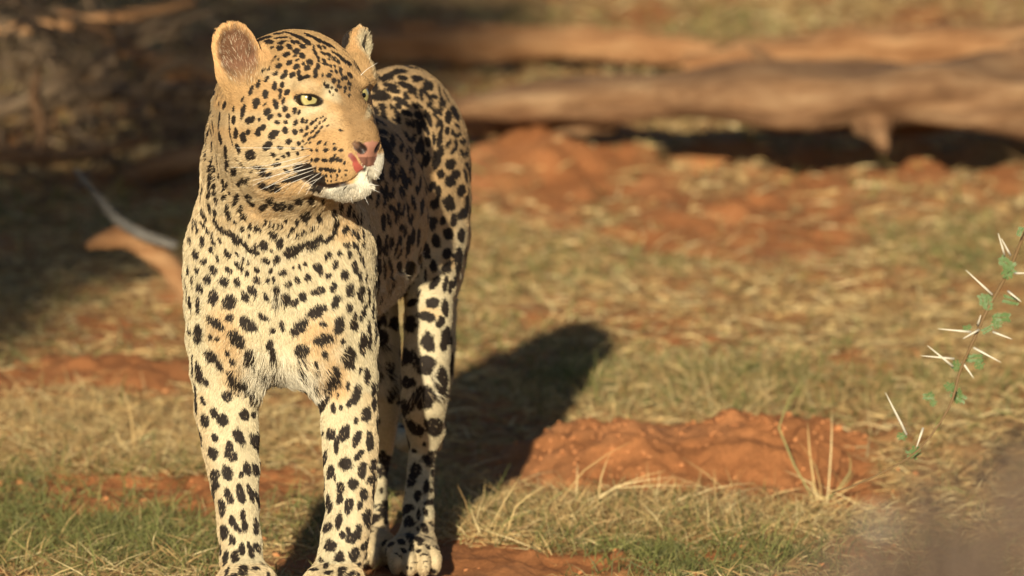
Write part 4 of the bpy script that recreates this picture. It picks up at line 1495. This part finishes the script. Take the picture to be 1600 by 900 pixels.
lift = rng.uniform(.28, .55, NH) * (1 + .3 * snoise(HPt, 35, 24, 2))
NP = 4
t = np.linspace(0, 1, NP)
pos = np.empty((NH, NP, 3), dtype=np.float32)
for k in range(NP):
    s_ = t[k]
    out = (lift * (s_ - .55 * s_ ** 2) * L)[:, None]
    along = (s_ * L * .92)[:, None]
    pos[:, k] = HPt - HN * .0006 + HN * out + dr * along
rad = np.tile(np.array([.00042, .00040, .00030, .00009], dtype=np.float32), (NH, 1)) * rng.uniform(.8, 1.25, (NH, 1)).astype(np.float32)
hc = bpy.data.hair_curves.new('fur')
hc.add_curves([NP] * NH)
hc.attributes['position'].data.foreach_set('vector', pos.reshape(-1))
if 'radius' not in hc.attributes:
    hc.attributes.new('radius', 'FLOAT', 'POINT')
hc.attributes['radius'].data.foreach_set('value', rad.reshape(-1))
HC = HC * (1 + rng.uniform(-.24, .24, NH))[:, None]
pale = (rng.random(NH) < .10) & (HDk < .3) & (HL_ > .0065)
HC[pale] = HC[pale] * .6 + np.array([.75, .66, .48]) * .4
at = hc.attributes.new('coat', 'FLOAT_COLOR', 'CURVE')
C4 = np.ones((NH, 4), dtype=np.float32)
stray = (rng.random(NH) < .06) & (HDk > .6) & (HL_ > .006)
HC[stray] = np.array([.30, .23, .14])
C4[:, :3] = np.clip(HC, .004, .9)
at.data.foreach_set('color', C4.ravel())
nt = NT('leopard_fur')
a = nt.n('ShaderNodeAttribute', attribute_name='coat')
nt.l(a.outputs['Color'], nt.p.inputs['Base Color'])
nt.p.inputs['Roughness'].default_value = .55
nt.p.inputs['Specular IOR Level'].default_value = .22
hc.materials.append(nt.m)
fur = put('fur', hc, None, leopard)
tag(fur, kind='stuff')
scene.render.hair_type = 'STRIP'


# --- eyes, whiskers
def eye_material():
    nt = NT('leopard_eye')
    co = nt.n('ShaderNodeTexCoord').outputs['Object']
    sx = nt.n('ShaderNodeSeparateXYZ')
    nt.l(co, sx.inputs[0])
    ln = nt.n('ShaderNodeVectorMath', operation='LENGTH')
    cb = nt.n('ShaderNodeCombineXYZ')
    nt.l(sx.outputs[1], cb.inputs[1])
    nt.l(sx.outputs[2], cb.inputs[2])
    nt.l(cb.outputs[0], ln.inputs[0])
    mr = nt.n('ShaderNodeMapRange')
    mr.inputs['From Max'].default_value = .016
    nt.l(ln.outputs['Value'], mr.inputs['Value'])
    c = nt.ramp(mr.outputs[0], [(0, (.004, .004, .004)), (.19, (.004, .004, .004)), (.24, (.40, .33, .12)), (.60, (.52, .46, .20)), (.68, (.24, .19, .08)), (.74, (.02, .015, .01)), (1, (.02, .015, .01))])
    nz = nt.noise(co, 260, 3)
    nt.l(nt.mix(.25, c, nt.ramp(nz, [(.3, (.25, .25, .25)), (.7, (1, 1, 1))]), 'MULTIPLY'), nt.p.inputs['Base Color'])
    nt.p.inputs['Roughness'].default_value = .08
    nt.p.inputs['Specular IOR Level'].default_value = .5
    return nt.m


def sphere_np(r, nu=32, nv=16):
    V, F = [], []
    for i in range(nv + 1):
        ph = math.pi * i / nv
        for j in range(nu):
            th = 2 * math.pi * j / nu
            V.append((r * math.cos(ph), r * math.sin(ph) * math.cos(th), r * math.sin(ph) * math.sin(th)))
    for i in range(nv):
        for j in range(nu):
            F.append((i * nu + j, (i + 1) * nu + j, (i + 1) * nu + (j + 1) % nu, i * nu + (j + 1) % nu))
    return np.array(V), np.array(F)


em = eye_material()
V, F = sphere_np(.0175)
for s in (-1, 1):
    ec, n, w, h = EYES[s]
    me = mesh_np('eye', V, F)
    e = put('eye', me, em, leopard)
    g = H_F * .90 + H_L * (.05 if s > 0 else -.42) + H_U * .03
    g /= np.linalg.norm(g)
    wy = np.cross(H_U, g)
    wy /= np.linalg.norm(wy)
    hz = np.cross(g, wy)
    c = ec - n * .0095
    M = Matrix(((g[0], wy[0], hz[0], c[0]), (g[1], wy[1], hz[1], c[1]), (g[2], wy[2], hz[2], c[2]), (0, 0, 0, 1)))
    e.matrix_parent_inverse = Matrix.Identity(4)
    e.matrix_local = Matrix.Translation(-Vector(leopard.location)) @ M

wm = NT('whisker')
wm.p.inputs['Base Color'].default_value = (.85, .82, .74, 1)
wm.p.inputs['Roughness'].default_value = .35
WHISK = [(487,232,430,231,370,231),(486,242,430,256,385,262),(484,250,425,263,360,261),(488,253,440,262,400,271),(490,262,440,272,395,282),(492,265,440,283,405,297),
         (490,272,450,288,428,302),(503,268,478,285,466,303),(506,273,488,288,478,304),(500,278,478,288,470,296),
         (480,257,420,278,395,290),(496,259,450,274,416,294),(575,291,585,297,594,301),(573,287,583,289,592,290),(584,270,590,277,594,280),(563,118,574,108,590,98),(569,300,571,310,576,320),(548,302,549,312,552,319),(583,262,592,268,597,271)]
for u0, v0, u1, v1, u2, v2 in WHISK:
    h0 = hit(u0, v0)
    if h0 is None:
        continue
    p0, n0 = h0[0], h0[1] / np.linalg.norm(h0[1])
    if n0[1] > 0:
        n0 = -n0
    Y0 = p0[1]
    L1 = np.linalg.norm(np.array([u2 - u0, v2 - v0])) / S(Y0)
    p1 = W(u1, v1, Y0 - .025 - .10 * L1 if u1 < u0 else Y0 + .10 * L1)
    p2 = W(u2, v2, Y0 - .040 - .15 * L1 if u1 < u0 else Y0 + .25 * L1)
    P = smoothpath([p0 - n0 * .001, p1, p2], 7)
    V, F = tube_np(P, np.linspace(.00042, .00014, 7), 4)
    put('whisker', mesh_np('whisker', V, F), wm.m, leopard)

# ================================================================== plants close by
# --- thorny acacia twig hanging in from the right
TY = .55
th = empty('thorn_branch', tuple(W(1640, 330, TY)), 'thin green acacia branch with long white thorns hanging at the right edge', 'branch')
stem_path = smoothpath([W(u, v, TY + dy) for u, v, dy in ((1660, 290, .1), (1605, 360, .05), (1578, 420, .02), (1545, 480, 0), (1522, 530, 0), (1500, 580, -.02), (1486, 630, -.03), (1455, 680, -.04), (1420, 715, -.04), (1350, 752, -.03), (1300, 770, -.02))], 40)
nt = NT('green_twig')
nt.p.inputs['Base Color'].default_value = (.17, .105, .045, 1)
nt.p.inputs['Roughness'].default_value = .6
V, F = tube_np(stem_path, np.linspace(.0030, .0011, 40), 7)
put('stem', mesh_np('stem', V, F), nt.m, th)
nt = NT('white_thorn')
nt.p.inputs['Base Color'].default_value = (.70, .66, .54, 1)
nt.p.inputs['Roughness'].default_value = .45
THORN = nt.m
for x0, y0, x1, y1 in ((412,118,388,35),(435,120,400,55),(365,268,265,175),(425,255,475,295),(450,187,500,187),(285,410,160,398),(315,402,255,435),(310,385,322,345),(368,410,440,437),
                       (295,470,398,525),(220,512,95,500),(215,540,120,462),(252,525,295,585),(35,788,-8,700),(103,775,78,848),(40,800,-40,640)):
    k = 200 / 486.0
    p, q = W(1400 + x0 * k, 350 + y0 * k, TY - .01), W(1400 + x1 * k, 350 + y1 * k, TY - .03)
    V, F = tube_np(np.linspace(p, q, 4), [.0018, .0016, .0011, .0003], 6)
    put('thorn', mesh_np('thorn', V, F), THORN, th)
nt = NT('acacia_leaflet')
nt.p.inputs['Base Color'].default_value = (.095, .150, .050, 1)
nt.p.inputs['Roughness'].default_value = .5
LEAFLET = nt.m
r = np.random.default_rng(15)
for x0, y0, rr in ((420,150,40),(425,185,34),(350,300,36),(330,290,28),(440,290,38),(400,355,38),(380,380,26),(345,402,24),(270,395,20),(300,510,36),(315,535,26),(230,540,28),(235,655,38),(205,620,26),(125,655,26),(70,870,34),(20,805,24),(140,680,18),(470,30,22)):
    k = 200 / 486.0
    c = W(1400 + x0 * k, 350 + y0 * k, TY)
    lb = Bag()
    for f in range(2):
        a = r.uniform(-.6, 3.6)
        d = np.array([math.cos(a), r.uniform(-.5, .5), math.sin(a)])
        d /= np.linalg.norm(d)
        e = np.cross(d, [0, 1, 0])
        e /= np.linalg.norm(e)
        ln = rr * k / S(TY) * 1.45
        for i in range(9):
            m = c - d * ln * .5 + d * ln * i / 8
            for s in (-1, 1):
                w = (e * s + d * .35)
                w /= np.linalg.norm(w)
                L_ = ln * .34 * r.uniform(.8, 1.2)
                t = d * L_ * .26
                nrm = np.array([0, -.15 * L_ * r.uniform(-1, 1), 0])
                lb.add(np.array([m, m + w * L_ * .5 + t + nrm, m + w * L_ + nrm * 2, m + w * L_ * .5 - t + nrm]), [(0, 1, 2, 3)])
    put('leaf', lb.mesh('leaf', False), LEAFLET, th)

# --- dry shrub close to the lens, bottom right
SX, SY = .208, -5.7
sh = empty('dry_shrub', (SX, SY, GZ1(SX, SY)), 'blurred grey brown dry shrub close in front at lower right', 'shrub')
nt = NT('shrub_twig')
nt.p.inputs['Base Color'].default_value = (.15, .105, .075, 1)
nt.p.inputs['Roughness'].default_value = .8
tb, lb = Bag(), Bag()
r = np.random.default_rng(21)
z0 = GZ1(SX, SY)
for i in range(420):
    a = r.uniform(0, 6.283)
    R_ = r.uniform(.02, .17)
    top = np.array([SX + math.cos(a) * R_, SY + math.sin(a) * R_ * .7, z0 + r.uniform(.55, .735)])
    if top[0] < .25:
        top[2] -= (.25 - top[0]) * .6
    mid = np.array([SX + math.cos(a) * R_ * .35 + r.normal() * .03, SY + math.sin(a) * R_ * .3, z0 + top[2] * .45])
    P = smoothpath([(SX + r.normal() * .02, SY + r.normal() * .02, z0 - .01), mid, top], 8)
    V, F = tube_np(P, np.linspace(r.uniform(.004, .008), .0016, 8), 5)
    tb.add(V, F)
    for k in range(3):
        b0 = P[r.integers(3, 7)]
        b1 = b0 + r.normal(size=3) * np.array([.03, .03, .03])
        V, F = tube_np(np.linspace(b0, b1, 3), [.003, .0022, .0008], 4)
        tb.add(V, F)
        s = r.uniform(.004, .010)
        u_ = r.normal(size=3)
        u_ /= np.linalg.norm(u_)
        v_ = np.cross(u_, r.normal(size=3))
        v_ /= np.linalg.norm(v_)
        lb.add(np.array([b1, b1 + u_ * s + v_ * s * .4, b1 + u_ * s * 2, b1 + u_ * s - v_ * s * .4]), [(0, 1, 2, 3)])
put('stem', tb.mesh('stem'), nt.m, sh)
nt = NT('dry_leaf')
nt.p.inputs['Base Color'].default_value = (.27, .25, .21, 1)
nt.p.inputs['Roughness'].default_value = .8
tag(put('foliage', lb.mesh('foliage', False), nt.m, sh), kind='stuff')


# --- tufts and stalks that stand out of the matted grass
def GP(u, v):
    """where the sight line through (u, v) meets the ground"""
    lo, hi = -8.5, 25.0
    for _ in range(50):
        m = (lo + hi) / 2
        p = W(u, v, m)
        if p[2] > GZ1(p[0], p[1]):
            lo = m
        else:
            hi = m
    return W(u, v, lo)


def tuft(label, u, v, tips, seed, width=.0028, extra=18, green=.1, spread=.05):
    base = GP(u, v)
    r = np.random.default_rng(seed)
    bag, cols = Bag(), []
    Y = base[1]
    for k in range(len(tips) + extra):
        if k < len(tips):
            q = W(tips[k][0], tips[k][1], Y + r.uniform(-.04, .04))
            L = np.linalg.norm(q - base)
        else:
            a = r.uniform(0, 6.283)
            L = r.uniform(.02, .075)
            e = r.uniform(.1, .9)
            q = base + L * np.array([math.cos(a) * math.cos(e), math.sin(a) * math.cos(e), math.sin(e)])
        p0 = base + np.array([r.normal() * spread * .25, r.normal() * spread * .25, -.003])
        m = (p0 + q) / 2 + np.array([r.normal() * .1 * L, r.normal() * .1 * L, .10 * L])
        P = smoothpath([p0, m, q], 5)
        sd = np.cross(q - p0, [0, 1, .2])
        sd /= np.linalg.norm(sd)
        w = width * r.uniform(.4, .8) * np.array([1, 1, .9, .6, .12])
        V = np.concatenate([np.stack([P[i] - sd * w[i] / 2, P[i] + sd * w[i] / 2 + np.array([0, .0006, 0])]) for i in range(5)])
        bag.add(V, [(i * 2, i * 2 + 1, i * 2 + 3, i * 2 + 2) for i in range(4)])
        c = (GRN if r.random() < green else DRY)[r.integers(0, 4)]
        cols.append(np.tile(c, (10, 1)))
    me = bag.mesh('tuft', False)
    color_attr(me, 'tint', np.concatenate(cols))
    o = put('dry_grass_tuft', me, GRASS)
    return tag(o, label, 'grass tuft', 'tufts of dry grass')


tuft('pale dry grass tuft with fanned stiff blades left of the leopard\'s front leg', 205, 708, [(245, 652), (192, 612), (225, 660), (160, 690), (150, 705), (260, 690), (215, 670), (180, 668), (175, 720), (240, 715)], 1, .004)
tuft('tall dry grass tuft with bent stalks by the right end of the red mound', 1285, 790, [(1258, 590), (1262, 660), (1300, 640), (1335, 735), (1248, 690), (1225, 735), (1340, 760), (1325, 705), (1250, 775), (1395, 740), (1390, 800)], 2, .0042, 16, .25)
tuft('dry grass tuft with one long seed stalk in front of the red mound', 890, 808, [(985, 690), (955, 705), (860, 740), (905, 760), (925, 752), (850, 775), (1040, 735), (1055, 745), (1100, 760)], 3, .003, 26)
tuft('low dry grass tuft at the foot of the red mound, centre', 1020, 800, [(1030, 735), (1055, 745), (1010, 750), (1085, 770), (980, 770), (1180, 755)], 4, .003, 30)
tuft('pale flattened grass tuft beside the leopard\'s long shadow', 770, 845, [(815, 742), (850, 760), (790, 790), (830, 800), (740, 825), (860, 830)], 5, .003, 34)
tuft('sparse dry blades between the leopard\'s front legs', 488, 855, [(482, 797), (500, 808), (470, 835), (505, 840), (455, 862)], 6, .0026, 12, .3)
tuft('short dry tuft beside the leopard\'s rear paw', 582, 880, [(593, 850), (575, 862), (600, 868)], 7, .002, 4, .2)
tuft('dry grass tuft in the bottom left corner', 60, 880, [(52, 820), (40, 850), (85, 840), (72, 835), (30, 870), (100, 870)], 8, .003, 26, .4)
tuft('dry grass tuft at the bottom edge left of the leopard\'s paw', 285, 885, [(288, 850), (320, 865), (265, 860), (300, 845), (240, 880)], 9, .003, 26, .3)
tuft('blond grass tuft at the tip of the leopard\'s shadow', 935, 600, [(940, 560), (925, 575), (955, 580), (915, 590), (970, 590)], 10, .006, 20, .5)
